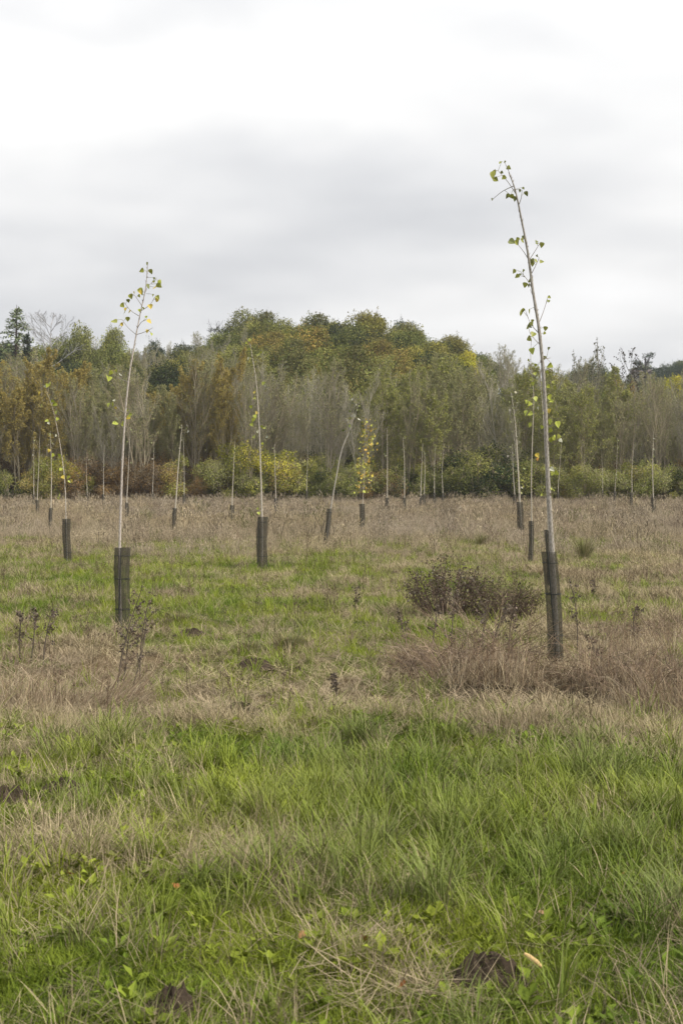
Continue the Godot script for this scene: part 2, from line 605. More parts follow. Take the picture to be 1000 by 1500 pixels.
	for key in lots:
		var kind: String = (key as String).rstrip("0123456789")
		var mm := MultiMesh.new()
		mm.transform_format = MultiMesh.TRANSFORM_3D
		mm.use_colors = true
		mm.mesh = clump(kind)
		var ts: Array = lots[key][0]
		var cs: Array = lots[key][1]
		mm.instance_count = ts.size()
		for i in ts.size():
			mm.set_instance_transform(i, ts[i])
			mm.set_instance_color(i, cs[i])
		var o := MultiMeshInstance3D.new()
		o.name = called[kind]
		o.multimesh = mm
		o.material_override = M.grass if kind in ["short", "long", "broad"] else M.straw
		o.set_meta("kind", "stuff")
		field.add_child(o, true)

# ---------------------------------------------------------------- trees of the wood
# one limb with its side branches, twigs and leaves
func limb(mt: MB, mc: MB, p: Vector3, dir: Vector3, length: float, r: float, level: int, o: Dictionary) -> void:
	var segs := 6 if level == 0 else (4 if level == 1 else 2)
	var pts := [p]
	var rad := [r]
	var q := p
	var dd := dir
	for s in segs:
		dd = (dd + rand_dir() * float(o.wob) * (0.6 if level == 0 else 1.0) + Vector3.UP * float(o.up) * 0.25).normalized()
		q += dd * (length / segs)
		pts.append(q)
		rad.append(r * lerpf(1.0, 0.3, float(s + 1) / segs))
	var bark: Color = o.bark
	var last: int = o.kids.size()
	if level <= 1:
		mt.tube(pts, rad, 6 if level == 0 else 4, bark * R(0.85, 1.1), false)
	elif level < last:
		for s in segs:
			mc.spike(pts[s], pts[s + 1], rad[s], bark * R(0.75, 1.15), rad[s + 1])
	else:
		mc.spike(p, q, r, bark * R(0.7, 1.2))
	if level >= last:
		for k in int(o.leaves) if R(0, 1) < float(o.leafy) else 0:
			var a := p.lerp(q, R(0.2, 1.1))
			mc.leaf(a + rand_dir() * 0.08, rand_dir(), (rand_dir() + Vector3.UP * 0.7).normalized(), R(0.7, 1.3) * float(o.leaf), 0.75, pick(o.pal))
		return
	var nk: int = o.kids[level]
	for k in nk:
		var t := lerpf(float(o.t0[level]), 1.0, (k + R(0.1, 0.9)) / nk)
		var f := t * segs
		var s := mini(int(f), segs - 1)
		var at: Vector3 = (pts[s] as Vector3).lerp(pts[s + 1], f - s)
		var axis: Vector3 = ((pts[s + 1] as Vector3) - (pts[s] as Vector3)).normalized()
		var out := axis.cross(rand_dir()).normalized()
		var ang: float = float(o.ang[level]) * R(0.7, 1.3)
		var nd := (axis * cos(ang) + out * sin(ang)).normalized()
		var taper := lerpf(1.0, 0.45, (t - float(o.t0[level])) / (1.01 - float(o.t0[level])))
		limb(mt, mc, at, nd, length * float(o.ratio[level]) * R(0.75, 1.2) * taper, maxf(r * 0.42, float(o.rmin)), level + 1, o)

func upright_tree(o: Dictionary) -> Array:
	var mt := MB.new()
	var mc := MB.new()
	for k in int(o.stems):
		var lean := flat_dir() * R(0.0, 0.14) * (1.0 if int(o.stems) > 1 else 0.4)
		limb(mt, mc, flat_dir() * (0.25 if int(o.stems) > 1 else 0.0), (Vector3.UP + lean).normalized(), float(o.h) * R(0.85, 1.0), float(o.r), 0, o)
	return [mt.mesh(), mc.mesh()]

# a full crown built of leafy lobes carried on limbs
func lobed_tree(o: Dictionary) -> Array:
	var mt := MB.new()
	var mc := MB.new()
	var h: float = o.h
	var rx: float = o.rx
	var low: float = o.low * h
	var mid := (h + low) * 0.5
	var ry := (h - low) * 0.5
	var bark: Color = o.bark
	var fork := Vector3(R(-0.2, 0.2), maxf(low * 1.0, h * 0.18), R(-0.2, 0.2))
	mt.tube([Vector3(0, -0.3, 0), fork * 0.5, fork, Vector3(R(-0.4, 0.4), mid + ry * 0.4, R(-0.4, 0.4))], [float(o.r) * 1.2, float(o.r) * 0.9, float(o.r) * 0.75, float(o.r) * 0.25], 6, bark, false)
	var nl: int = o.lobes
	for k in nl:
		var dir := rand_dir()
		dir.y = lerpf(-0.75, 1.0, (k + R(0, 1)) / nl)
		var flat := sqrt(maxf(0.0, 1.0 - dir.y * dir.y))
		var a := R(0, TAU)
		var lr := rx * R(0.26, 0.46) * float(o.lump)
		var core := Vector3(cos(a) * flat * (rx - lr * 0.7), mid + dir.y * (ry - lr * 0.7), sin(a) * flat * (rx - lr * 0.7)) * R(0.82, 1.0)
		core.y = maxf(core.y, lr * 0.5)
		mt.tube([fork * R(0.7, 1.1), fork.lerp(core, 0.55) + rand_dir() * 0.2, core], [float(o.r) * 0.4, float(o.r) * 0.22, 0.03], 4, bark, false)
		var tint := R(0.7, 1.3)
		var pal: Array = o.pal
		var own: Color = pal[rng.randi() % pal.size()]
		for s in 9:
			var e := core + (rand_dir() + Vector3.UP * 0.3) * lr * R(0.6, 1.05)
			mc.spike(core, e, 0.03, bark)
		for s in 7:
			var sd := (rand_dir() + Vector3.UP * 0.4).normalized()
			var tip := core + sd * lr * R(1.15, 1.75)
			mc.spike(core + sd * lr * 0.6, tip, 0.018, bark)
			for u in 9:
				mc.leaf((core + sd * lr * 0.8).lerp(tip, R(0, 1)) + rand_dir() * float(o.leaf) * 0.6, rand_dir(), rand_dir(), float(o.leaf) * R(0.5, 1.1), 0.7, own * R(0.8, 1.2))
		for s in int(o.leaves):
			var od := rand_dir()
			var rr := lr * (0.4 + 0.65 * sqrt(R(0, 1)) + (0.35 * R(0, 1) if s % 6 == 0 else 0.0)) * (1.0 + 0.3 * noise_fine.get_noise_3d(od.x * 3.0 + k * 9.0, od.y * 3.0, od.z * 3.0))
			od.y *= 0.85
			var kc := (own if R(0, 1) < 0.6 else (pal[rng.randi() % pal.size()] as Color)) * (tint * R(0.75, 1.25))
			mc.leaf(core + od * rr, (rand_dir() + od * 0.5 - Vector3.UP * 0.2).normalized(), (rand_dir() + od * 0.6 + Vector3.UP * 0.5).normalized(), float(o.leaf) * R(0.6, 1.3), 0.7, kc)
	return [mt.mesh(), mc.mesh()]

func conifer(h: float, rx: float, pal: Array) -> Array:
	var mt := MB.new()
	var mc := MB.new()
	var bark := Color(0.09, 0.07, 0.055)
	mt.tube([Vector3(0, -0.3, 0), Vector3(0.1, h * 0.5, 0), Vector3(0, h, 0)], [0.25, 0.16, 0.02], 6, bark, false)
	var y := h * 0.1
	while y < h * 0.98:
		var reach := rx * pow(1.0 - y / h, 0.8) + 0.15
		for k in 7:
			var a := flat_dir()
			var length := reach * R(0.55, 1.1)
			var p := Vector3(0, y + R(-0.2, 0.2), 0)
			var e := p + a * length + Vector3(0, length * R(-0.25, 0.15), 0)
			mt.tube([p, p.lerp(e, 0.5) + Vector3(0, 0.1, 0), e], [0.05, 0.03, 0.01], 3, bark, false)
			for s in int(26.0 * length / rx) + 6:
				var t := sqrt(R(0.02, 1))
				var q := p.lerp(e, t) + rand_dir() * 0.22 * (1.2 - t)
				mc.leaf(q, (a * 0.6 + rand_dir() - Vector3.UP * 0.3).normalized(), (Vector3.UP + rand_dir() * 0.6).normalized(), R(0.25, 0.5), 0.4, pick(pal))
		y += R(0.35, 0.6)
	return [mt.mesh(), mc.mesh()]

func cedar(h: float, rx: float, pal: Array) -> Array:
	var mt := MB.new()
	var mc := MB.new()
	var bark := Color(0.07, 0.06, 0.055)
	mt.tube([Vector3(0, -0.5, 0), Vector3(0.1, h * 0.45, 0), Vector3(-0.2, h * 0.9, 0)], [0.45, 0.35, 0.12], 6, bark, false)
	for k in 11:
		var a := Vector3(cos(k * 2.4), 0, sin(k * 2.4))
		var y: float = h * [0.62, 0.8, 0.97][k % 3]
		var length := rx * R(0.5, 1.0) * (1.0 if y < h * 0.85 else 0.6)
		var p := Vector3(0, h * R(0.4, 0.7), 0)
		var e := Vector3(a.x * length, y, a.z * length)
		mt.tube([p, p.lerp(e, 0.6) + Vector3(0, 0.4, 0), e], [0.16, 0.1, 0.04], 4, bark, false)
		for s in 110:
			var q := p.lerp(e, R(0.75, 1.1)) + Vector3(R(-0.9, 0.9), R(-0.1, 0.2), R(-0.9, 0.9))
			mc.leaf(q, (rand_dir() * Vector3(1, 0.3, 1)).normalized(), (Vector3.UP + rand_dir() * 0.5).normalized(), R(0.25, 0.5), 0.6, pick(pal))
	return [mt.mesh(), mc.mesh()]

# place a tree: a thing with trunk and crown
func plant(called: String, proto: Array, at: Vector3, s: Vector3, label: String, category: String, group := "", crown_mat: Material = null, turn := -1.0) -> Node3D:
	var t := thing(called, at, label, category, group)
	t.rotation.y = R(0, TAU) if turn < 0.0 else turn
	t.scale = s
	part("trunk", proto[0], M.twig, t)
	part("crown", proto[1], crown_mat if crown_mat else M.foliage, t)
	return t

func tinted(called: String, col: Color) -> StandardMaterial3D:
	return mat(called, col, 0.75, 0.15, 0.55)

func where(px: float) -> String:
	for e in [[-40, "beyond the left edge"], [45, "at the left edge"], [130, "behind the bowed sapling"], [240, "behind the nearest left sapling"], [350, "left of the straight pale sapling"], [440, "behind the straight pale sapling"], [525, "behind the centre leaning sapling"], [600, "behind the yellow leaved sapling"], [680, "right of the yellow leaved sapling"], [760, "left of the right hand saplings"], [840, "behind the nearest right sapling"], [920, "right of the nearest right sapling"], [1040, "at the right edge"]]:
		if px < float(e[0]):
			return e[1]
	return "beyond the right edge"

func hill_row(row: int) -> String:
	return [", low slope, ", ", mid slope, ", ", high slope, "][mini(row / 4, 2)]

func build_wood() -> void:
	var grey := Color(0.36, 0.335, 0.265)
	var brown := Color(0.31, 0.27, 0.195)
	var OCHRE := [Color(0.37, 0.29, 0.085), Color(0.315, 0.265, 0.085), Color(0.41, 0.325, 0.115), Color(0.275, 0.25, 0.09)]
	var OLIVE := [Color(0.259, 0.282, 0.066), Color(0.213, 0.240, 0.066), Color(0.310, 0.318, 0.094), Color(0.345, 0.336, 0.088)]
	var DULL := [Color(0.258, 0.262, 0.120), Color(0.224, 0.232, 0.108), Color(0.302, 0.287, 0.132)]
	var GREEN := [Color(0.165, 0.185, 0.055), Color(0.2, 0.22, 0.065), Color(0.25, 0.25, 0.075), Color(0.18, 0.185, 0.07)]
	var DARK := [Color(0.039, 0.062, 0.029), Color(0.058, 0.078, 0.033), Color(0.052, 0.065, 0.039)]
	var YELLOW := [Color(0.46, 0.42, 0.045), Color(0.38, 0.38, 0.05), Color(0.5, 0.44, 0.07)]
	var RUST := [Color(0.22, 0.135, 0.062), Color(0.165, 0.118, 0.072), Color(0.27, 0.18, 0.072), Color(0.15, 0.115, 0.07)]
	var base := {"h": 10.0, "r": 0.07, "stems": 2, "kids": [15, 7, 6, 4], "t0": [0.2, 0.2, 0.2, 0.2], "ang": [0.32, 0.4, 0.5, 0.6], "ratio": [0.42, 0.5, 0.5, 0.6], "wob": 0.09, "up": 0.35, "rmin": 0.006, "bark": grey, "pal": DULL, "leaves": 2, "leafy": 0.2, "leaf": 0.085}
	var bare := []
	for k in 4:
		var o := base.duplicate(true)
		o.leafy = [0.1, 0.45, 0.25, 0.5][k]
		o.wob = [0.09, 0.13, 0.07, 0.11][k]
		o.bark = [grey, brown, grey * 0.9, Color(0.31, 0.275, 0.215)][k]
		o.stems = [2, 3, 1, 3][k]
		if o.stems == 3:
			o.kids = [11, 6, 5, 4]
		bare.append(upright_tree(o))
	var ochre := []
	var olive := []
	for k in 2:
		var o := base.duplicate(true)
		o.merge({"leaves": 5, "leafy": 0.8, "pal": OCHRE, "bark": brown, "leaf": 0.085}, true)
		ochre.append(upright_tree(o))
	for k in 2:
		var o := base.duplicate(true)
		o.merge({"leaves": 5, "leafy": 0.75, "pal": OLIVE + DULL, "bark": brown, "leaf": 0.09, "ang": [0.55, 0.55, 0.6, 0.7]}, true)
		olive.append(upright_tree(o))
	var dull := []
	for k in 2:
		var o := base.duplicate(true)
		o.merge({"leaves": 4, "leafy": 0.75, "pal": DULL, "bark": brown, "leaf": 0.085}, true)
		dull.append(upright_tree(o))
	var oak := []
	for pal in [OLIVE, GREEN, OCHRE + OLIVE, GREEN + GREEN + DARK, OLIVE + GREEN]:
		oak.append(lobed_tree({"h": 10.0, "rx": 4.4, "low": 0.12, "r": 0.28, "lobes": 34, "lump": 0.85, "leaves": 560, "leaf": 0.22, "pal": pal, "bark": Color(0.07, 0.06, 0.05)}))
	var yellow := lobed_tree({"h": 10.0, "rx": 3.6, "low": 0.15, "r": 0.2, "lobes": 22, "lump": 0.9, "leaves": 480, "leaf": 0.24, "pal": YELLOW, "bark": grey})
	var dark := lobed_tree({"h": 10.0, "rx": 4.8, "low": 0.08, "r": 0.3, "lobes": 24, "lump": 1.0, "leaves": 560, "leaf": 0.28, "pal": DARK, "bark": Color(0.05, 0.045, 0.04)})
	var shrubs := {}
	for e in [["yellow", YELLOW + OLIVE + DULL + [Color(0.24, 0.24, 0.05), Color(0.27, 0.2, 0.08)]], ["rust", RUST], ["olive", OLIVE + DULL], ["dark", GREEN + DARK], ["ochre", OCHRE + OLIVE]]:
		shrubs[e[0]] = lobed_tree({"h": 4.0, "rx": 2.5, "low": 0.0, "r": 0.08, "lobes": 19, "lump": 0.72, "leaves": 560, "leaf": 0.095, "pal": e[1], "bark": brown})
	M["twig_crown"] = M.foliage

	# front of the wood, row behind row
	var kinds := {
		"bare": ["bare_tree", bare, "leafless grey tree"],
		"ochre": ["ochre_tree", ochre, "thin ochre leaved tree"],
		"olive": ["olive_tree", olive, "thin olive leaved tree"],
		"dull": ["brown_leaved_tree", dull, "sparse brown leaved tree"],
	}
	for row in 8:
		var d := 107.0 + row * 3.6
		var half := 0.24 * d + 9.0
		var x := -half
		while x < half:
			var z := -(d + R(-1.6, 1.6))
			var px := 500.0 + x / d * FOCAL
			var q := R(0, 1)
			var kind := "bare"
			if px < 112.0:
				kind = "ochre" if q < 0.78 else "bare"
			elif px < 225.0:
				kind = "bare" if q < 0.72 else "dull"
			elif px < 335.0:
				kind = "ochre" if q < 0.7 else ("dull" if q < 0.85 else "bare")
			elif px < 508.0:
				kind = "bare" if q < 0.88 else "dull"
			elif px < 640.0:
				kind = "olive" if q < 0.82 else "bare"
			elif px < 720.0:
				kind = "bare" if q < 0.6 else "dull"
			elif px < 905.0:
				kind = "olive" if q < 0.38 else ("dull" if q < 0.68 else "bare")
			else:
				kind = "bare" if q < 0.9 else "dull"
			var top := 9.3 + 0.7 * sin(px * 0.02 + 1.0)
			if px > 860.0:
				top = 8.2
			var s := top / 10.0 * R(0.72, 1.12)
			var e: Array = kinds[kind]
			var protos: Array = e[1]
			var label := "%s, %s of wood, %s" % [e[2], ["front row", "second row", "third row", "depths", "depths", "depths", "depths", "depths"][row], where(px)]
			plant(e[0], protos[rng.randi() % protos.size()], Vector3(x, height(x, z) - 0.1, z), Vector3(s * R(0.75, 1.2), s, s * R(0.75, 1.2)), label, "tree", label).rotation += Vector3(R(-0.06, 0.06), 0, R(-0.06, 0.06))
			x += R(1.5, 2.5) if row < 4 else R(2.4, 3.6)

	# undergrowth along the edge
	var edge := [[15, "dark", 0.75], [62, "ochre", 0.9], [92, "yellow", 0.95], [118, "rust", 1.0], [150, "rust", 0.7], [178, "rust", 0.85], [210, "rust", 0.9], [240, "rust", 0.8], [268, "ochre", 0.9], [300, "rust", 0.75], [335, "olive", 1.0], [362, "yellow", 1.25], [392, "yellow", 1.1], [425, "olive", 1.0], [455, "olive", 0.8], [490, "dark", 0.75], [525, "olive", 0.9], [560, "rust", 0.75], [590, "dark", 0.85], [625, "olive", 0.9], [660, "dark", 0.9], [695, "dark", 1.15], [730, "dark", 1.3], [760, "dark", 0.95], [790, "olive", 0.9], [825, "ochre", 0.75], [855, "olive", 0.85], [885, "olive", 0.75], [915, "ochre", 0.8], [945, "olive", 0.9], [975, "olive", 0.8], [1010, "dark", 0.8], [1050, "olive", 0.9], [-30, "olive", 0.9], [-70, "rust", 0.8]]
	var says := {"dark": "dark green bush", "olive": "olive bush", "yellow": "bright yellow green bush", "rust": "rusty brown bush", "ochre": "ochre leaved bush"}
	for e in edge:
		var d := 105.5 + R(-0.6, 1.6)
		var p := at_depth(e[0], 740.0, d)
		var s: float = e[2]
		var kind: String = e[1]
		plant("woodland_bush", shrubs[kind], Vector3(p.x, height(p.x, p.z) - 0.15, p.z), Vector3(s * R(0.9, 1.15), s, s), says[kind] + " at the wood foot " + where(e[0]), "bush", says[kind] + "es " + where(e[0]))
		var d2 := 109.5 + R(-1, 2)
		var p2 := at_depth(float(e[0]) + R(-14, 14), 740.0, d2)
		plant("woodland_bush", shrubs[["dark", "olive", "rust"][rng.randi() % 3] if float(e[0]) > 330.0 else "rust"], Vector3(p2.x, height(p2.x, p2.z) - 0.15, p2.z), Vector3(1.0, R(0.8, 1.15), 1.0), "bush between trunks inside the wood " + where(e[0]), "bush", "bushes inside the wood " + where(e[0]))

	# the hillside behind: crowns rising row on row
	var hill_tint := [tinted("hill_leaf_plain", Color(0.82, 0.8, 0.78)), tinted("hill_leaf_warm", Color(0.95, 0.85, 0.75)), tinted("hill_leaf_cool", Color(0.66, 0.7, 0.72))]
	for row in 13:
		var d := 142.0 + row * 10.0
		var half := 0.25 * d + 10.0
		var x := -half + R(0, 4)
		while x < half:
			var z := -(d + R(-4, 4))
			var px := 500.0 + x / d * FOCAL
			var q := R(0, 1)
			var y := height(x, z)
			var s := R(0.7, 1.15)
			if px > 652.0 and px < 722.0 and d < 210.0:
				x += 3.0
				continue
			if px > 330.0 and px < 665.0 and q < 0.14 and row > 1:
				plant("bare_hill_tree", bare[rng.randi() % 4], Vector3(x, y - 0.2, z), Vector3(s, s * 0.9, s), "leafless tree" + hill_row(row) + where(px), "tree", "leafless hill trees" + hill_row(row) + where(px))
			elif px > 330.0 and px < 665.0:
				var k := rng.randi() % 5
				plant("hill_tree", oak[k], Vector3(x, y - 0.4, z), Vector3(s, s * R(0.9, 1.1), s), ["round olive tree", "round green tree", "round ochre tree", "round dark green tree", "round mixed green tree"][k] + hill_row(row) + where(px), "tree", "round hill trees" + hill_row(row) + where(px), hill_tint[rng.randi() % 3])
			elif px < 330.0:
				if q < 0.45:
					plant("bare_hill_tree", bare[rng.randi() % 4], Vector3(x, y - 0.2, z), Vector3(s, s * 0.8, s), "leafless tree" + hill_row(row) + where(px), "tree", "leafless hill trees" + hill_row(row) + where(px))
				else:
					plant("left_slope_tree", [oak[0], oak[3], oak[2], dark][rng.randi() % 4], Vector3(x, y - 0.4, z), Vector3(s, s, s) * 0.85, "dark olive tree" + hill_row(row) + where(px), "tree", "olive hill trees" + hill_row(row) + where(px), hill_tint[rng.randi() % 3])
			else:
				if q < 0.62:
					plant("bare_hill_tree", bare[rng.randi() % 4], Vector3(x, y - 0.2, z), Vector3(s, s * 0.85, s), "leafless tree" + hill_row(row) + where(px), "tree", "leafless hill trees" + hill_row(row) + where(px))
				else:
					plant("right_slope_tree", oak[[0, 1, 4][rng.randi() % 3]], Vector3(x, y - 0.4, z), Vector3(s, s, s) * 0.75, "grey green tree" + hill_row(row) + where(px), "tree", "green hill trees" + hill_row(row) + where(px), hill_tint[2])
			x += R(4.6, 7.0)

	# trees that stand out
	landmark("yellow_tree", yellow, 684, 512, 196.0, 7.5, "bright yellow tree on the hill right of centre", 1.0)
	landmark("skyline_tree", oak[3], 592, 459, 262.0, 9.0, "dark tree poking above the hill skyline right of centre", 0.95)
	landmark("skyline_tree", oak[1], 532, 463, 258.0, 8.5, "light green round tree on the hill skyline at the middle", 0.9)
	landmark("skyline_tree", oak[2], 382, 462, 245.0, 10.5, "ochre crowned tree at the left end of the hill skyline", 0.95)
	landmark("skyline_tree", oak[4], 488, 463, 256.0, 9.5, "green tree on the skyline left of the light green tree", 0.8)
	landmark("evergreen_tree", dark, 655, 490, 250.0, 7.0, "dark evergreen at the right end of the round hill trees", 0.7)
	landmark("conifer", conifer(14.0, 4.2, [Color(0.2, 0.25, 0.12), Color(0.25, 0.29, 0.13), Color(0.13, 0.17, 0.09)]), 25, 449, 205.0, 14.0, "tall pointed conifer with drooping tiers at the far left", 1.35)
	landmark("dark_conifer", conifer(12.0, 1.6, DARK), 40, 486, 203.0, 12.0, "narrow dark conifer just right of the tall pointed one", 1.0)
	landmark("green_tree", oak[1], 112, 467, 208.0, 11.0, "dense green tree left of the near left sapling", 0.95)
	landmark("green_tree", oak[4], 172, 470, 212.0, 10.5, "yellowish green tree right behind the near left sapling", 0.8)
	landmark("dark_skyline_tree", dark, 228, 490, 250.0, 6.5, "low dark evergreen on the skyline right of the near left sapling", 0.9)
	landmark("bush_on_slope", dark, 700, 650, 110.0, 4.2, "dark evergreen bush in the wood left of the near right sapling", 0.55)
	var ob := base.duplicate(true)
	ob.merge({"stems": 1, "r": 0.09, "kids": [13, 8, 6, 5], "t0": [0.5, 0.3, 0.2, 0.2], "ang": [0.7, 0.6, 0.6, 0.6], "up": 0.1, "wob": 0.16, "bark": Color(0.36, 0.35, 0.35), "leafy": 0.0}, true)
	var crown_bare := upright_tree(ob)
	landmark("pale_bare_tree", crown_bare, 76, 455, 200.0, 12.5, "pale leafless tree with a spreading crown beside the conifer", 1.3)
	ob.bark = Color(0.07, 0.065, 0.055)
	ob.kids = [9, 6, 5, 3]
	var mt := upright_tree(ob)
	var mist := landmark("mistletoe_tree", mt, 318, 468, 236.0, 10.5, "bare tree with dark mistletoe balls on the skyline left of the hill", 0.9)
	for k in 11:
		var mb := MB.new()
		for s in 150:
			var q := rand_dir()
			mb.leaf(q * R(0.05, 0.38), q, rand_dir(), R(0.1, 0.2), 0.5, pick([Color(0.06, 0.065, 0.035), Color(0.045, 0.055, 0.03)]))
		part("mistletoe", mb.mesh(), M.foliage, mist, Vector3(R(-1.9, 1.9), R(6.2, 9.6), R(-1.4, 1.4)))
	# sparse tall tops on the right skyline
	var ot := base.duplicate(true)
	ot.merge({"stems": 3, "r": 0.07, "kids": [8, 5, 4], "t0": [0.3, 0.2, 0.2], "ang": [0.3, 0.4, 0.5], "ratio": [0.42, 0.45, 0.5], "leafy": 0.9, "leaves": 2, "leaf": 0.17, "pal": [Color(0.12, 0.13, 0.05), Color(0.09, 0.08, 0.05)], "bark": grey}, true)
	var poplar := upright_tree(ot)
	landmark("tall_thin_tree", poplar, 870, 495, 168.0, 13.5, "tall thin tree with sparse leaves left of the orange treetops", 0.8)
	landmark("tall_thin_tree", poplar, 842, 512, 172.0, 12.5, "slightly shorter thin tree left of the tallest right hand one", 0.6)
	ot.bark = Color(0.07, 0.06, 0.05)
	ot.pal = [Color(0.06, 0.05, 0.035), Color(0.08, 0.07, 0.05)]
	var ashy := upright_tree(ot)
	landmark("dark_twiggy_tree", ashy, 916, 508, 166.0, 12.5, "dark twiggy tree with clinging leaf bunches on the right skyline", 1.2)
	ot.bark = brown
	ot.pal = [Color(0.36, 0.19, 0.04), Color(0.30, 0.18, 0.05), Color(0.26, 0.2, 0.06)]
	ot.leaf = 0.15
	var orange := upright_tree(ot)
	for e in [[898, 548], [922, 556], [934, 570], [908, 552]]:
		landmark("orange_tree", orange, e[0], e[1], 140.0 + R(-1, 1), 10.0, "orange tinged treetop among grey trees near the right edge", 0.9, "orange treetops near the right edge")
	landmark("orange_hill_tree", oak[2], 812, 532, 178.0, 8.0, "ochre tree just right of the near right sapling stem", 0.7)
	landmark("yellow_green_tree", yellow, 985, 545, 230.0, 7.0, "yellow green tree at the right edge below the evergreens", 1.0)
	landmark("cedar", cedar(8.5, 4.2, DARK), 945, 515, 420.0, 8.5, "flat topped cedar beside the small house on the right skyline", 1.15)
	for e in [[972, 528], [992, 525], [1012, 527], [1035, 530]]:
		landmark("evergreen_clump_tree", dark, e[0], e[1], 418.0 + R(-3, 3), 7.5, "rounded dark evergreen on the skyline right of the cedar", 1.25, "dark evergreens right of the cedar")
	for k in 46:
		var d := R(310.0, 470.0)
		var p := at_depth(R(760, 1060), 600.0, d)
		var s := R(0.6, 0.95)
		plant("ridge_tree", oak[[1, 3, 4][k % 3]], Vector3(p.x, height(p.x, p.z) - 1.0, p.z), Vector3(s * 1.2, s * 0.8, s * 1.2), "grey green scrub tree covering the far right ridge", "tree", "scrub trees on the far right ridge", hill_tint[2])
	for e in [[835, 534], [858, 522], [880, 528], [895, 533], [820, 542]]:
		landmark("scrub_tree", oak[3], e[0], e[1], 330.0 + R(-6, 6), 7.0, "hazy grey green tree on the far right ridge", 1.2, "hazy trees on the far right ridge")
	# the small house beside the cedar
	var hp := at_depth(938, 557, 424.0)
	var house := thing("house", hp, "small pale stone house beside the cedar on the skyline", "house")
	part("wall", box(Vector3(5.2, 3.4, 4.0), Vector3(0, 0.6, 0)), M.stone, house)
	var rf := MB.new()
	var a := [Vector3(-2.9, 2.2, 2.3), Vector3(2.9, 2.2, 2.3), Vector3(2.9, 2.2, -2.3), Vector3(-2.9, 2.2, -2.3), Vector3(-2.9, 3.4, 0), Vector3(2.9, 3.4, 0)]
	for f in [[0, 4, 1], [1, 4, 5], [2, 5, 3], [3, 5, 4], [0, 3, 4], [1, 5, 2], [0, 1, 2], [0, 2, 3]]:
		rf.tri(a[f[0]], a[f[1]], a[f[2]], Color.WHITE)
	part("roof", rf.mesh(), M.roof_tile, house)
	for wx in [-1.2, 1.2]:
		var w := part("window", box(Vector3(0.9, 1.3, 0.1), Vector3(wx, 1.1, 2.02)), M.stone, house)
		part("pane", box(Vector3(0.74, 1.12, 0.04), Vector3(wx, 1.1, 2.07)), M.dark_pane, w)

func box(size: Vector3, at: Vector3) -> ArrayMesh:
	var st := SurfaceTool.new()
	var bm := BoxMesh.new()
	bm.size = size
	st.append_from(bm, 0, Transform3D(Basis(), at))
	return st.commit()

# a tree whose top shows at that pixel, at that distance, standing on the land there
func landmark(called: String, proto: Array, px: float, py: float, d: float, tall: float, label: String, wide: float, group := "") -> Node3D:
	var top := at_depth(px, py, d)
	var y := height(top.x, top.z)
	var crown: Mesh = proto[1]
	var box_ := crown.get_aabb()
	var s := (top.y - y) / box_.end.y
	s = clampf(s, 0.5 * tall / box_.end.y, 2.2 * tall / box_.end.y)
	var keep := tall / box_.end.y * wide
	return plant(called, proto, Vector3(top.x, top.y - box_.end.y * s, top.z), Vector3(keep, s, keep), label, "tree", group)

# ---------------------------------------------------------------- saplings
var leaf_meshes := []
func poplar_leaf(k: int) -> ArrayMesh:
	# a heart-shaped blade with a fold along the midrib, its stalk end at the origin
	var b := MB.new()
	var rim := [Vector2(0.0, 0.06), Vector2(0.26, 0.0), Vector2(0.47, 0.12), Vector2(0.5, 0.32), Vector2(0.36, 0.6), Vector2(0.16, 0.86), Vector2(0.0, 1.05)]
	var fold := [0.1, 0.3, -0.12, 0.5, 0.2][k % 5] as float
	var droop := [0.2, -0.15, 0.35, 0.1, -0.3][k % 5] as float
	for side in [-1.0, 1.0]:
		for j in rim.size() - 1:
			var p: Vector2 = rim[j]
			var q: Vector2 = rim[j + 1]
			var m0 := Vector3(0, -p.y, -droop * p.y * p.y)
			var m1 := Vector3(0, -q.y, -droop * q.y * q.y)
			var a := Vector3(side * p.x, -p.y, absf(p.x) * fold - droop * p.y * p.y)
			var c := Vector3(side * q.x, -q.y, absf(q.x) * fold - droop * q.y * q.y)
			b.tri(m0, a, c, Color.WHITE)
			b.tri(m0, c, m1, Color.WHITE)
	b.spike(Vector3(0, 0.0, 0), Vector3(0, -0.5, 0.012), 0.012, Color(1.1, 1.05, 0.8))
	return b.mesh()

func spline(pts: Array, per := 5) -> Array:
	var out := []
	for j in pts.size() - 1:
		var p0: Vector3 = pts[maxi(j - 1, 0)]
		var p1: Vector3 = pts[j]
		var p2: Vector3 = pts[j + 1]
		var p3: Vector3 = pts[mini(j + 2, pts.size() - 1)]
		for s in per:
			var t := float(s) / per
			out.append(0.5 * ((2.0 * p1) + (p2 - p0) * t + (2.0 * p0 - 5.0 * p1 + 4.0 * p2 - p3) * t * t + (3.0 * p1 - p0 - 3.0 * p2 + p3) * t * t * t))
	out.append(pts[pts.size() - 1])
	return out

func leaf_mat(kind: String) -> Material:
	return M["leaf_" + kind]

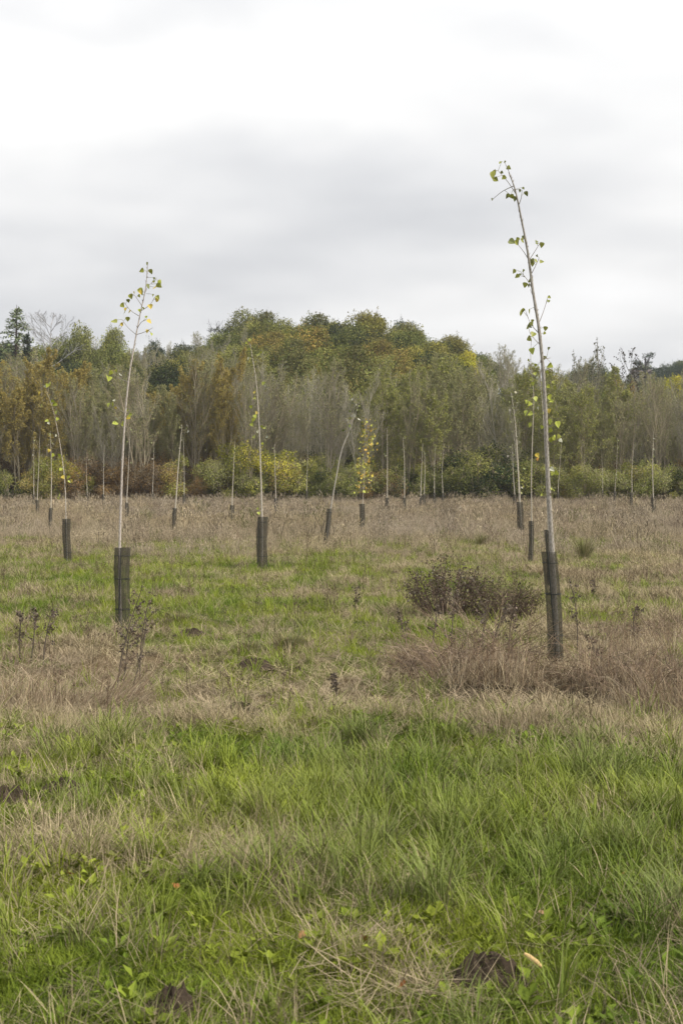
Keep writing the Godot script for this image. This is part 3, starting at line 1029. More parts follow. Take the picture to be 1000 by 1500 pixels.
# g: tube foot pixel, tube top pixel, stem pixels upward, stem radius, guard radius, side shoots [[from],[to]], leaves [px, py, size, kind]
func sapling(s: Dictionary) -> void:
	var foot := on_ground(s.foot[0], s.foot[1])
	var d := -foot.z
	var org := foot
	var t := thing("poplar_sapling", foot, s.label, "sapling", "planted saplings in tree guards")
	var px: Array = s.stem
	var raw := [Vector3(0, -0.05, 0)]
	var wig := R(0, TAU)
	for k in px.size():
		var p := at_depth(px[k][0], px[k][1], d) - org
		p.z += 0.05 * sin(wig + k * 1.3) * float(k) / px.size()
		p.x += R(-0.006, 0.006)
		raw.append(p)
	var pts := spline(raw)
	var rad := []
	var m := pts.size()
	for k in m:
		var f := float(k) / (m - 1)
		rad.append(lerpf(float(s.r), float(s.r) * 0.16, pow(f, 0.72)) * (1.0 + 0.06 * sin(k * 2.1)))
	var b := MB.new()
	b.tube(pts, rad, 8 if d < 30.0 else 6, s.get("bark", Color(0.33, 0.315, 0.295)))
	part("trunk", b.mesh(), M.poplar_bark, t)
	if d < 40.0:
		var bd := MB.new()
		for k in 70:
			var f := R(0.22, 0.99) * (m - 1)
			var j := mini(int(f), m - 2)
			var q: Vector3 = (pts[j] as Vector3).lerp(pts[j + 1], f - j)
			var r: float = rad[j]
			var o := flat_dir()
			bd.spike(q + o * r * 0.7, q + o * (r + R(0.004, 0.012)) + Vector3(0, R(0.008, 0.03), 0), R(0.003, 0.006), Color(0.17, 0.135, 0.105))
			if k % 5 == 0:   # dark scar of a lost twig
				bd.spike(q - Vector3(0, 0.012, 0) + o * r * 0.75, q + Vector3(0, 0.012, 0) + o * r * 0.85, r * 0.5, Color(0.13, 0.11, 0.09), r * 0.45)
		part("buds", bd.mesh(), M.twig, t)
	var shoots := []
	for e in s.get("shoots", []):
		var z0 := R(-0.12, 0.12)
		var p0 := at_depth(e[0], e[1], d) - org
		var near := p0
		var best := 9.9
		for q in pts:
			if (q as Vector3).distance_to(p0) < best:
				best = (q as Vector3).distance_to(p0)
				near = q
		var p2 := at_depth(e[2], e[3], d + z0) - org
		var p1 := near.lerp(p2, 0.5) + (p2 - near).cross(Vector3(0, 0, 1)) * R(-0.12, 0.12)
		var sh := MB.new()
		sh.tube(spline([near, p1, p2], 3), [0.0042, 0.0038, 0.0034, 0.003, 0.0027, 0.0024, 0.002], 5, Color(0.26, 0.235, 0.205))
		var o := part("side_shoot", sh.mesh(), M.twig, t)
		shoots.append([o, [near, p1, p2]])
	var ppm := FOCAL / d
	var count := 0
	var joined := MB.new()
	for e in s.get("leaves", []):
		var p := at_depth(e[0], e[1], d) - org
		var home: Node = t
		var from := p
		var best := 99.0
		for q in pts:
			var dq := (q as Vector3).distance_to(p) + 0.02
			if dq < best:
				best = dq
				from = q
		for sh in shoots:
			for j in 9:
				var tt := 0.2 + j * 0.1
				var path: Array = sh[1]
				var q := (path[0] as Vector3).lerp(path[1], tt).lerp((path[1] as Vector3).lerp(path[2], tt), tt)
				var dq := q.distance_to(p)
				if dq < best:
					best = dq
					from = q
					home = sh[0]
		var size: float = float(e[2]) / ppm
		var kind: String = e[3]
		var face := Basis(Vector3.UP, R(-1.1, 1.1)) * Basis(Vector3.RIGHT, R(-0.7, 0.5)) * Basis(Vector3(0, 0, 1), R(-1.1, 1.1))
		var top := p + face * Vector3(0, size * 0.5, 0) + Vector3(0, 0, R(-0.05, 0.05))
		if best < 0.5:
			joined.spike(from, top, 0.0022, Color(0.22, 0.2, 0.1), 0.0015)
		var lf := MeshInstance3D.new()
		lf.name = "leaf"
		lf.mesh = leaf_meshes[rng.randi() % leaf_meshes.size()]
		lf.material_override = leaf_mat(kind)
		lf.transform = Transform3D(face.scaled(Vector3.ONE * size), top)
		home.add_child(lf, true)
		count += 1
	if joined.v.size():
		var lk := part("leaf_stalks", joined.mesh(), M.twig, t)
		lk.set_meta("kind", "stuff")
	# scattered leaves along the upper stem for those too far to place one by one
	var sc: int = s.get("scatter", 0)
	if sc > 0:
		var fb := MB.new()
		var pal: Array = s.pal
		for k in sc:
			var f := R(float(s.get("from", 0.45)), 1.0)
			var q: Vector3 = pts[int(f * (m - 1))]
			var o := rand_dir() * R(0.06, float(s.get("spread", 0.28)))
			o.y = absf(o.y) * 0.8
			fb.spike(q, q + o, 0.003, Color(0.25, 0.21, 0.16), 0.002)
			fb.leaf(q + o, (rand_dir() - Vector3.UP * 0.6).normalized(), rand_dir(), R(0.06, 0.12), 0.9, pick(pal))
		part("foliage", fb.mesh(), M.leaf, t)
	guard(s, foot, d)

func guard(s: Dictionary, foot: Vector3, d: float) -> void:
	var top := at_depth(s.top[0], s.top[1], d) - foot
	var g := thing("tree_guard", foot, s.guard, "tree guard", "netting guards around the saplings")
	var rt: float = s.gr
	var rb: float = rt * float(s.get("flare", 1.0))
	var sides := 18
	var rings := 9
	var b := MB.new()
	b.smooth = true
	var ph := R(0, TAU)
	for j in rings + 1:
		var t := float(j) / rings
		var c := Vector3(0, -0.06, 0).lerp(top, t) + Vector3(0.012 * sin(t * 5.0 + ph), 0, 0.01 * cos(t * 4.0 + ph))
		for i in sides + 1:
			var a := TAU * (i % sides) / sides
			var r := lerpf(rb, rt, t) * (1.0 + 0.09 * sin(a * 2.0 + ph + t) + 0.05 * sin(a * 5.0 + t * 7.0 + ph))
			var o := Vector3(cos(a), 0, sin(a))
			b.v.append(c + o * r); b.n.append(o); b.c.append(Color.WHITE); b.uv.append(Vector2(float(i) / sides, t))
	var w := sides + 1
	for j in rings:
		for i in sides:
			var q := j * w + i
			b.ix.append_array(PackedInt32Array([q, q + 1, q + w, q + 1, q + w + 1, q + w]))
	part("netting_sleeve", b.mesh(), M.netting, g)
	# the overlapping seam down one side, and the rolled rim
	var sm := MB.new()
	var sa := 1.9 + R(-0.4, 0.4)
	var side := Vector3(cos(sa), 0, sin(sa))
	sm.tube([side * rb * 1.04 + Vector3(0, -0.05, 0), top * 0.5 + side * (rb + rt) * 0.52, top + side * rt * 1.04], [0.008, 0.007, 0.007], 5, Color.WHITE)
	part("seam", sm.mesh(), M.plastic_black, g)
	if d < 40.0:
		for f in [0.25, 0.62, 0.9]:
			var ring := MB.new()
			var pts := []
			var rr := []
			for i in 19:
				var a := TAU * i / 18.0
				var r := lerpf(rb, rt, f) * 1.03 * (1.0 + 0.09 * sin(a * 2.0 + ph + f) + 0.05 * sin(a * 5.0 + f * 7.0 + ph))
				pts.append(top * f + Vector3(cos(a) * r + 0.012 * sin(f * 5.0 + ph), 0.0, sin(a) * r + 0.01 * cos(f * 4.0 + ph)))
				rr.append(0.0035)
			ring.tube(pts, rr, 4, Color.WHITE, false)
			part("tie", ring.mesh(), M.plastic_black, g)

func build_saplings() -> void:
	for k in 5:
		leaf_meshes.append(poplar_leaf(k))
	for e in [["green", Color(0.27, 0.285, 0.065)], ["dark", Color(0.18, 0.2, 0.07)], ["lime", Color(0.33, 0.37, 0.06)], ["yellow", Color(0.55, 0.43, 0.08)], ["orange", Color(0.5, 0.28, 0.09)], ["pale", Color(0.42, 0.43, 0.33)]]:  # pale: sky glint on glossy leaves, put into the leaf colour
		mat("leaf_" + e[0], e[1], 0.5, 0.4, 0.6)
	var G := "green"; var D := "dark"; var L := "lime"; var Y := "yellow"; var O := "orange"; var W := "pale"
	sapling({"label": "tallest sapling with long bare stem leaning left, nearest on the right", "guard": "dark netting guard of the nearest right hand sapling", "foot": [816, 968], "top": [803, 808], "gr": 0.07, "flare": 1.12, "r": 0.03,
		"stem": [[812, 880], [808, 800], [802, 690], [797, 580], [790, 490], [781, 425], [773, 370], [763, 318], [753, 280], [745, 253]],
		"shoots": [[752, 277, 721, 292], [753, 286, 729, 250], [746, 256, 740, 241], [759, 299, 764, 278], [774, 384, 758, 358], [776, 377, 789, 358], [780, 405, 789, 378], [780, 420, 762, 398], [784, 446, 776, 424], [789, 474, 801, 438], [787, 486, 770, 458], [791, 505, 775, 486], [793, 530, 806, 524]],
		"leaves": [[721, 258, 12, G], [724, 252, 8, D], [725, 264, 8, G], [737, 261, 7, G], [735, 252, 5, D], [732, 240, 6, G], [738, 238, 4, D], [745, 244, 7, G], [720, 292, 4, W], [744, 287, 8, D], [749, 289, 8, G], [753, 292, 8, D], [761, 280, 5, D], [766, 276, 4, D], [771, 284, 8, D], [750, 354, 11, D], [756, 356, 10, G], [759, 350, 7, G], [764, 353, 8, G], [767, 347, 6, D], [785, 354, 5, D], [785, 358, 4, D], [793, 358, 8, G], [780, 382, 8, D], [784, 383, 6, G], [780, 386, 7, G], [793, 383, 7, G], [787, 374, 4, D], [753, 398, 7, G], [757, 405, 7, G], [761, 403, 5, D], [765, 397, 5, D], [768, 418, 8, G], [778, 410, 8, G], [775, 418, 5, D], [803, 436, 5, G], [803, 441, 6, D], [763, 459, 13, G], [776, 456, 8, G], [766, 455, 5, G], [775, 478, 8, D], [778, 474, 7, G], [772, 480, 6, D], [779, 491, 9, G], [775, 496, 9, G], [799, 481, 7, G], [797, 488, 5, G], [780, 514, 10, L], [797, 525, 8, D], [803, 511, 5, D], [803, 536, 9, L]]})
	sapling({"label": "slender sapling curving right with yellow leaf tip, nearest on the left", "guard": "dark netting guard of the nearest left hand sapling", "foot": [177, 921], "top": [181, 802], "gr": 0.083, "flare": 0.92, "r": 0.021, "bark": Color(0.5, 0.46, 0.44),
		"stem": [[176, 860], [176, 800], [178, 735], [182, 640], [188, 560], [197, 500], [206, 455], [214, 422], [218, 388]],
		"shoots": [[211, 440, 230, 407], [208, 458, 229, 432], [204, 464, 182, 443], [207, 449, 196, 431], [200, 488, 179, 468], [203, 481, 215, 467], [200, 494, 224, 480], [183, 613, 166, 590], [186, 562, 166, 548]],
		"leaves": [[207, 396, 8, G], [221, 397, 8, G], [217, 387, 5, G], [217, 419, 8, D], [205, 427, 11, G], [206, 429, 7, Y], [203, 433, 5, G], [232, 417, 9, G], [234, 412, 6, L], [228, 422, 7, Y], [226, 408, 4, D], [225, 412, 4, G], [231, 436, 7, G], [229, 440, 7, Y], [220, 449, 8, Y], [224, 432, 4, G], [191, 434, 8, G], [188, 441, 6, D], [179, 447, 8, G], [181, 456, 9, G], [184, 453, 5, Y], [189, 456, 5, Y], [187, 467, 7, G], [169, 472, 10, G], [178, 475, 6, Y], [197, 428, 4, Y], [218, 471, 8, Y], [217, 486, 6, Y], [215, 465, 4, L], [222, 490, 5, L], [204, 455, 5, L], [210, 452, 4, L], [160, 555, 10, L], [163, 547, 8, L], [170, 543, 5, L], [175, 549, 6, W], [159, 593, 7, L], [165, 593, 8, L], [168, 587, 4, W], [170, 597, 5, Y], [169, 621, 9, L], [181, 621, 8, L], [192, 609, 8, L], [188, 612, 7, Y], [187, 601, 4, L], [172, 614, 5, W], [176, 612, 4, W]]})
	sapling({"label": "straight pale sapling left of centre, its guard beside a dark molehill", "guard": "dark netting guard left of centre in the middle distance", "foot": [383, 834], "top": [385, 757], "gr": 0.092, "flare": 1.0, "r": 0.024, "bark": Color(0.5, 0.47, 0.43),
		"stem": [[384, 800], [384, 752], [382, 690], [379, 620], [375, 560], [370, 525], [366, 503]],
		"shoots": [[367, 512, 362, 498], [371, 528, 380, 517], [376, 566, 387, 561], [378, 600, 368, 590], [380, 630, 390, 622]],
		"leaves": [[365, 498, 5, L], [360, 502, 4, L], [366, 512, 5, L], [363, 525, 5, W], [379, 520, 6, G], [382, 516, 4, L], [386, 562, 6, L], [389, 565, 4, W], [373, 575, 5, Y], [372, 583, 6, G], [370, 615, 7, L], [374, 610, 6, L], [369, 622, 6, L], [377, 632, 5, W], [388, 627, 6, L], [391, 640, 4, W], [384, 625, 5, L], [372, 640, 6, G], [376, 605, 5, Y], [378, 745, 5, L], [379, 752, 5, L], [368, 596, 5, L], [385, 650, 4, L]]})
	sapling({"label": "sapling bowing to the left with yellow leaves near the left edge", "guard": "dark netting guard of the bowed sapling near the left edge", "foot": [99, 825], "top": [98, 760], "gr": 0.075, "flare": 0.95, "r": 0.018, "bark": Color(0.5, 0.46, 0.42),
		"stem": [[98, 790], [97, 757], [95, 710], [90, 665], [84, 625], [76, 592], [68, 573]],
		"shoots": [[70, 578, 72, 560], [76, 592, 80, 586], [92, 685, 100, 702]],
		"leaves": [[70, 565, 6, L], [73, 562, 5, L], [66, 566, 4, W], [59, 577, 6, Y], [61, 595, 5, L], [77, 588, 6, L], [80, 592, 7, L], [82, 604, 6, L], [84, 614, 5, L], [70, 617, 6, L], [72, 620, 4, W], [82, 638, 4, W], [78, 667, 6, L], [72, 660, 5, Y], [87, 667, 6, L], [90, 688, 6, L], [93, 699, 6, Y], [100, 700, 7, L], [104, 705, 7, Y], [102, 706, 5, L], [88, 725, 7, L], [87, 730, 5, L]]})
	sapling({"label": "pale sapling leaning far to the right at the centre", "guard": "dark slanted guard of the right leaning sapling at the centre", "foot": [477, 802], "top": [482, 745], "gr": 0.07, "flare": 0.9, "r": 0.026, "bark": Color(0.45, 0.43, 0.4),
		"stem": [[481, 770], [485, 742], [491, 705], [500, 660], [511, 632], [519, 610], [526, 588]], "scatter": 22, "from": 0.7, "spread": 0.35, "pal": [Color(0.2, 0.22, 0.08), Color(0.4, 0.4, 0.33), Color(0.16, 0.2, 0.06)]})
	sapling({"label": "small sapling thick with bright yellow leaves right of centre", "guard": "dark guard below the bright yellow leaved sapling", "foot": [530, 782], "top": [530, 738], "gr": 0.095, "r": 0.022,
		"stem": [[530, 760], [531, 735], [533, 700], [535, 670], [538, 645], [541, 620]], "scatter": 210, "from": 0.4, "spread": 0.36, "bark": Color(0.5, 0.46, 0.4), "pal": [Color(0.52, 0.43, 0.08), Color(0.42, 0.41, 0.08), Color(0.48, 0.33, 0.07), Color(0.36, 0.38, 0.08)]})
	sapling({"label": "thin straight sapling just left of the nearest right hand one", "guard": "narrow dark guard left of the nearest right hand sapling", "foot": [777, 826], "top": [777, 763], "gr": 0.055, "r": 0.02, "bark": Color(0.46, 0.43, 0.38),
		"stem": [[778, 790], [778, 760], [778, 700], [779, 640], [781, 580], [777, 530], [778, 490]],
		"shoots": [[780, 590, 770, 603], [781, 575, 772, 588], [778, 540, 785, 552], [778, 500, 774, 480]],
		"leaves": [[770, 605, 8, L], [776, 607, 8, L], [775, 592, 7, L], [771, 589, 6, L], [784, 584, 8, L], [776, 623, 7, L], [788, 598, 5, W], [778, 556, 6, G], [783, 548, 6, L], [780, 562, 6, L], [786, 553, 5, W], [775, 540, 5, G], [779, 470, 5, G], [784, 535, 5, L], [774, 528, 5, G]]})
	sapling({"label": "sapling half hidden behind the nearest right hand one", "guard": "dark guard standing just behind the nearest right hand guard", "foot": [806, 862], "top": [802, 776], "gr": 0.055, "r": 0.021, "bark": Color(0.42, 0.4, 0.36),
		"stem": [[803, 810], [802, 770], [800, 710], [797, 640], [793, 580], [789, 540]],
		"shoots": [[797, 630, 812, 622], [795, 605, 806, 590], [798, 650, 813, 645], [794, 590, 804, 575], [800, 700, 810, 692], [797, 640, 788, 628]],
		"leaves": [[804, 582, 9, L], [808, 588, 6, L], [802, 566, 6, L], [804, 602, 7, Y], [795, 605, 6, L], [793, 626, 6, L], [806, 618, 9, L], [815, 622, 10, L], [805, 631, 8, L], [812, 642, 9, L], [807, 645, 10, L], [817, 640, 7, G], [820, 645, 6, W], [786, 667, 7, Y], [787, 673, 5, O], [808, 688, 8, W], [808, 694, 6, L], [815, 693, 8, L], [797, 686, 7, G], [805, 716, 6, L], [810, 718, 6, L], [792, 724, 6, L], [813, 568, 6, G], [810, 560, 5, G], [795, 560, 6, G], [801, 545, 5, L]]})
	var grey := [Color(0.22, 0.24, 0.1), Color(0.18, 0.2, 0.07), Color(0.35, 0.34, 0.26)]
	var far := [
		["dark leaning sapling with leaves along its whole stem left of the right hand pair", [764, 787], [760, 735], [[761, 735], [758, 680], [754, 620], [748, 575]], 0.03, 0.1, 46, 0.3],
		["sapling leaning right between the left sapling and the centre", [252, 787], [256, 744], [[257, 742], [261, 690], [265, 640], [267, 622]], 0.022, 0.075, 10, 0.7],
		["thin far sapling standing left of the straight pale one", [340, 770], [340, 740], [[340, 735], [342, 690], [344, 648]], 0.022, 0.09, 8, 0.6],
		["thin far sapling just right of the straight pale one", [405, 760], [404, 730], [[404, 727], [403, 690], [402, 650]], 0.022, 0.085, 8, 0.6],
		["thin straight sapling right of the bright yellow one", [567, 758], [567, 729], [[567, 725], [567, 680], [567, 628]], 0.025, 0.085, 6, 0.7],
		["second thin straight sapling right of the bright yellow one", [591, 754], [592, 729], [[592, 725], [592, 680], [590, 640]], 0.026, 0.095, 6, 0.7],
		["third thin sapling right of the bright yellow one", [615, 748], [616, 726], [[616, 722], [617, 690], [619, 650]], 0.028, 0.1, 6, 0.7],
		["fourth thin sapling right of the bright yellow one, paired with the third", [621, 747], [621, 724], [[621, 720], [622, 690], [621, 660]], 0.026, 0.09, 6, 0.7],
		["fifth thin sapling right of the bright yellow one, with pale leaves", [636, 744], [636, 722], [[636, 720], [636, 690], [637, 655]], 0.026, 0.09, 18, 0.4],
		["sixth thin sapling right of the bright yellow one", [648, 743], [648, 722], [[648, 718], [647, 690], [650, 650]], 0.024, 0.09, 6, 0.6],
		["far sapling near the right edge with a clear dark guard", [957, 762], [956, 728], [[956, 726], [955, 680], [957, 630]], 0.026, 0.1, 14, 0.5],
		["far thin sapling second from the right edge", [924, 748], [924, 721], [[925, 718], [925, 690], [928, 650]], 0.024, 0.1, 8, 0.6],
		["far thin sapling third from the right edge with yellow green leaves", [900, 741], [900, 719], [[900, 716], [902, 690], [904, 640]], 0.022, 0.085, 18, 0.45],
		["faint far sapling fourth from the right edge", [882, 739], [882, 718], [[882, 714], [882, 690], [880, 660]], 0.022, 0.08, 5, 0.6],
		["faint far sapling right of the nearest right hand one", [817, 741], [817, 720], [[817, 716], [819, 690], [822, 645]], 0.024, 0.08, 6, 0.6],
		["straight sapling with leaves left of the bowed one", [74, 777], [75, 744], [[75, 740], [76, 700], [75, 660], [74, 632]], 0.019, 0.06, 16, 0.5],
		["second sapling from the left edge, thin and straight", [55, 757], [55, 732], [[55, 729], [57, 690], [59, 640]], 0.022, 0.075, 5, 0.7],
		["thin sapling nearest the left edge", [50, 746], [50, 724], [[50, 720], [50, 690], [50, 640]], 0.024, 0.08, 5, 0.7],
		["thin sapling just left of the nearest left hand one", [152, 748], [152, 724], [[152, 720], [152, 690], [153, 650]], 0.024, 0.085, 5, 0.7],
		["thin sapling just right of the nearest left hand one", [186, 766], [186, 736], [[186, 732], [188, 690], [191, 625]], 0.022, 0.075, 6, 0.7],
		["thin far sapling halfway between left sapling and the right leaning one", [224, 743], [224, 720], [[224, 716], [225, 690], [226, 645]], 0.024, 0.085, 5, 0.7],
		["thin far sapling just right of the one leaning right", [270, 749], [270, 724], [[270, 720], [270, 690], [269, 640]], 0.024, 0.085, 5, 0.7],
		["faint far sapling between bowed sapling and nearest left one", [128, 744], [128, 722], [[128, 718], [127, 700], [127, 670]], 0.022, 0.08, 5, 0.7],
		["faint far sapling left of the centre leaning one", [449, 741], [449, 719], [[449, 716], [450, 690], [451, 650]], 0.024, 0.085, 5, 0.7],
		["cluster sapling behind the dark leaning one", [755, 748], [753, 724], [[753, 720], [751, 690], [750, 650]], 0.028, 0.1, 14, 0.4],
	]
	for e in far:
		sapling({"label": e[0], "guard": "dark guard of the " + (e[0] as String).split(" with ")[0], "foot": e[1], "top": e[2], "stem": e[3], "r": float(e[4]) * 1.35, "gr": e[5], "scatter": e[6], "from": e[7], "pal": grey, "bark": Color(0.52, 0.49, 0.43)})

# ---------------------------------------------------------------- bushes, weeds, tussocks and earth
func build_details() -> void:
	# two low twiggy bushes in the middle distance
	for e in [[655, 905, 0.62, 0.72, [Color(0.1, 0.072, 0.06), Color(0.125, 0.09, 0.068), Color(0.085, 0.066, 0.056), Color(0.12, 0.12, 0.06), Color(0.22, 0.2, 0.16)], "dark purplish twiggy bush in the meadow right of centre", 1500], [735, 908, 0.58, 0.5, [Color(0.16, 0.17, 0.06), Color(0.12, 0.105, 0.06), Color(0.2, 0.2, 0.075), Color(0.1, 0.08, 0.06)], "lower greenish bush between the dark bush and the right hand guard", 1000]]:
		var p := on_ground(e[0], e[1])
		var b := MB.new()
		var br := MB.new()
		var rx: float = e[2]
		var h: float = e[3]
		for k in 130:
			var a := flat_dir()
			var f := sqrt(R(0.02, 1))
			var tip := Vector3(a.x * rx * f, h * (1.0 - 0.45 * f * f) * R(0.65, 1.1), a.z * rx * f * 0.8)
			var mid := Vector3(a.x * rx * f * 0.75, tip.y * 0.5, a.z * rx * f * 0.65) + rand_dir() * 0.06
			var kc := Color(0.12, 0.088, 0.072) * R(0.7, 1.3)
			br.spike(Vector3(a.x, 0, a.z) * rx * 0.45 * f, mid, 0.006, kc, 0.004)
			br.spike(mid, tip, 0.004, kc)
			for s in 9:
				var q := mid.lerp(tip, R(-0.2, 1.0))
				var q2 := q + (rand_dir() + Vector3.UP * 0.4).normalized() * R(0.05, 0.16)
				br.spike(q, q2, 0.0022, kc)
				for u in int(float(e[6]) / 500.0):
					b.leaf(q.lerp(q2, R(0, 1)), rand_dir(), rand_dir(), R(0.016, 0.034), 0.65, pick(e[4], 0.4))
		var t := thing("meadow_bush", p, e[5], "bush")
		part("branches", br.mesh(), M.twig, t)
		part("foliage", b.mesh(), M.foliage, t)
	# dry grass clumps, brown and leaning
	var clumps := [[30, 1035, 0.55, 0.5, 0.1, "dry brown grass clump at the left edge"], [70, 1028, 0.4, 0.36, 0.3, "dry brown grass clump second from the left edge"], [150, 1032, 0.34, 0.62, 0.9, "dry brown plume of grass leaning right below the left guard"], [185, 1025, 0.25, 0.42, 0.75, "smaller brown plume beside the dead weed stalks on the left"],
		[690, 1020, 0.42, 0.4, 0.3, "brown dead grass clump at the left end of the bank"], [740, 1022, 0.4, 0.42, 0.1, "brown dead grass clump left of the near right guard"], [790, 1012, 0.42, 0.16, -0.2, "low dead grass in front of the near right guard"], [850, 1000, 0.36, 0.11, 0.0, "dead grass heaped right at the foot of the near right guard"], [885, 1022, 0.5, 0.48, 0.25, "tall tangled brown grass right of the near guard"], [930, 1035, 0.5, 0.5, 0.3, "tangled brown grass above the dark hollow on the right"], [975, 1045, 0.5, 0.48, -0.3, "brown grass at the right edge of the bank"], [905, 970, 0.55, 0.5, 0.2, "pale brown grass behind the bank on the right"], [965, 965, 0.6, 0.48, -0.1, "pale brown grass behind the bank at the right edge"], [655, 985, 0.4, 0.3, 0.2, "small brown grass clump below the dark bush"], [600, 975, 0.35, 0.3, -0.2, "small tawny grass clump left of the dead stalks"], [1020, 1020, 0.6, 0.5, 0.0, "brown grass running out of the right edge"]]
	for e in clumps:
		var p := on_ground(e[0], e[1])
		var b := MB.new()
		var lean: float = e[4]
		for k in 620:
			var a := flat_dir()
			var q := a * sqrt(R(0, 1)) * float(e[2]) * 0.72
			var dir := (flat_dir() + Vector3(signf(lean) * absf(lean) * 2.0, 0, 0)).normalized()
			var dome := 1.0 - 0.45 * q.length() / (float(e[2]) * 0.72)
			b.blade(q, dir, R(0.3, 1.2) * float(e[3]) * dome, R(0.0016, 0.004), R(-0.1, 0.7) + absf(lean) * R(0.3, 0.9), R(-0.4, 1.6), pick([Color(0.32, 0.25, 0.17), Color(0.38, 0.31, 0.21), Color(0.24, 0.185, 0.13), Color(0.46, 0.385, 0.27)]), 4, R(-1.5, 1.5))
		for k in 16:
			var q := flat_dir() * R(0, 0.6) * float(e[2])
			var tip := q + Vector3(R(-0.15, 0.15) + lean * 0.25, float(e[3]) * R(0.6, 1.25), R(-0.15, 0.15))
			b.spike(q, tip, 0.0028, Color(0.15, 0.105, 0.075) * R(0.7, 1.5))
			for u in 5:
				var q2 := q.lerp(tip, R(0.45, 1.0))
				b.spike(q2, q2 + (rand_dir() + Vector3.UP * 0.5) * R(0.03, 0.09), 0.0016, Color(0.16, 0.115, 0.085) * R(0.7, 1.5))
		var o := thing("dry_grass_clump", p, e[5], "grass clump", "dry grass clumps")
		part("blades", b.mesh(), M.straw, o).set_meta("kind", "stuff")
	# overhanging thatch and dark stalks round the hollow
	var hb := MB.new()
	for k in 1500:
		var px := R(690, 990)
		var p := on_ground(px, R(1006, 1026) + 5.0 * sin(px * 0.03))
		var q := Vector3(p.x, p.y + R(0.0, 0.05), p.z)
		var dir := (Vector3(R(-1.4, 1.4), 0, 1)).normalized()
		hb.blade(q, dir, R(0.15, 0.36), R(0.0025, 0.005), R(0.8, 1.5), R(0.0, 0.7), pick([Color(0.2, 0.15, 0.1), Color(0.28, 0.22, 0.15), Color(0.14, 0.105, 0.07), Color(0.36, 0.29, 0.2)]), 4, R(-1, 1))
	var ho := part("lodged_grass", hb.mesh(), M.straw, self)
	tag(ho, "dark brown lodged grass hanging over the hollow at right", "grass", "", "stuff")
	# brush: arching dead stems tangled round the near right guard
	for e in [[675, 1010, 0.42, 0.58, "thicket of thin dead stems at the left end of the bank"], [712, 1000, 0.38, 0.66, "thicket of dead stems below the dark bush"], [742, 1003, 0.3, 0.42, "thicket of dead stems just left of the near right guard"], [800, 1022, 0.34, 0.15, "low tangle of dead stems in front of the near right guard"], [888, 1012, 0.38, 0.36, "tangle of dead stems just right of the near right guard"], [925, 1022, 0.45, 0.48, "tall tangle of dead stems over the hollow on the right"], [968, 1030, 0.4, 0.42, "tangle of dead stems at the right end of the bank"], [940, 940, 0.6, 0.42, "pale tangle of dead stems behind the bank"], [625, 985, 0.3, 0.3, "small thicket of dead stems left of the bank"]]:
		var p := on_ground(e[0], e[1])
		var b := MB.new()
		for k in 150:
			var q := flat_dir() * sqrt(R(0, 1)) * float(e[2])
			var dir := (flat_dir() + Vector3(0, R(0.2, 2.2), 0.25)).normalized()
			var length := float(e[3]) * R(0.5, 1.25)
			var kc := pick([Color(0.16, 0.115, 0.082), Color(0.22, 0.165, 0.115), Color(0.105, 0.08, 0.062), Color(0.31, 0.24, 0.17)])
			var at := q
			for u in 3:
				var to := at + dir * length / 3.0
				b.spike(at, to, 0.0034 - u * 0.0008, kc, 0.0026 - u * 0.0008)
				for w in 2:
					var o := at.lerp(to, R(0, 1))
					b.spike(o, o + (dir + rand_dir() * 0.9).normalized() * R(0.04, 0.14), 0.0016, kc)
				at = to
				dir = (dir + Vector3(R(-0.2, 0.2), -0.3, R(-0.15, 0.3))).normalized()
		var o := thing("dead_brush", p, e[4], "brush", "dead brush round the near right guard")
		part("stems", b.mesh(), M.twig, o).set_meta("kind", "stuff")
	# dead weed stalks
	var weeds := [[30, 968, 36, 888, "leftmost dead weed stalk above the brown grass"], [63, 978, 80, 888, "dark dead weed with leaning stem left of the left guard"], [45, 970, 52, 895, "thin dead weed between the two leftmost stalks"], [170, 1012, 206, 868, "long dead weed stalk leaning right in front of the left guard"], [192, 1010, 214, 915, "dark branching dead weed right of the left guard"], [180, 1008, 190, 925, "short dead weed among the stalks by the left guard"], [205, 1005, 218, 880, "pale headed dead weed rising right of the left guard"], [492, 1030, 489, 985, "lone dark stalk in the mown strip at the centre"],
		[660, 985, 665, 868, "tall dead stalk below the dark bush"], [600, 962, 585, 900, "dead stalk left of the dark bush"], [690, 985, 712, 885, "dead stalk leaning right between bush and guard"], [715, 990, 740, 893, "second dead stalk leaning right towards the guard"], [745, 985, 752, 890, "dead stalk close to the left side of the guard"], [628, 968, 640, 890, "thin dead stalk in front of the dark bush"], [845, 950, 838, 862, "thin stalk rising right of the guard"], [880, 985, 862, 930, "dead stalk in the brown grass right of the guard"], [868, 880, 870, 850, "small dark withered weed right of the guard"], [520, 905, 523, 860, "dead stalk in the meadow left of the dark bush"], [935, 960, 930, 890, "thin dead stalk near the right edge"]]
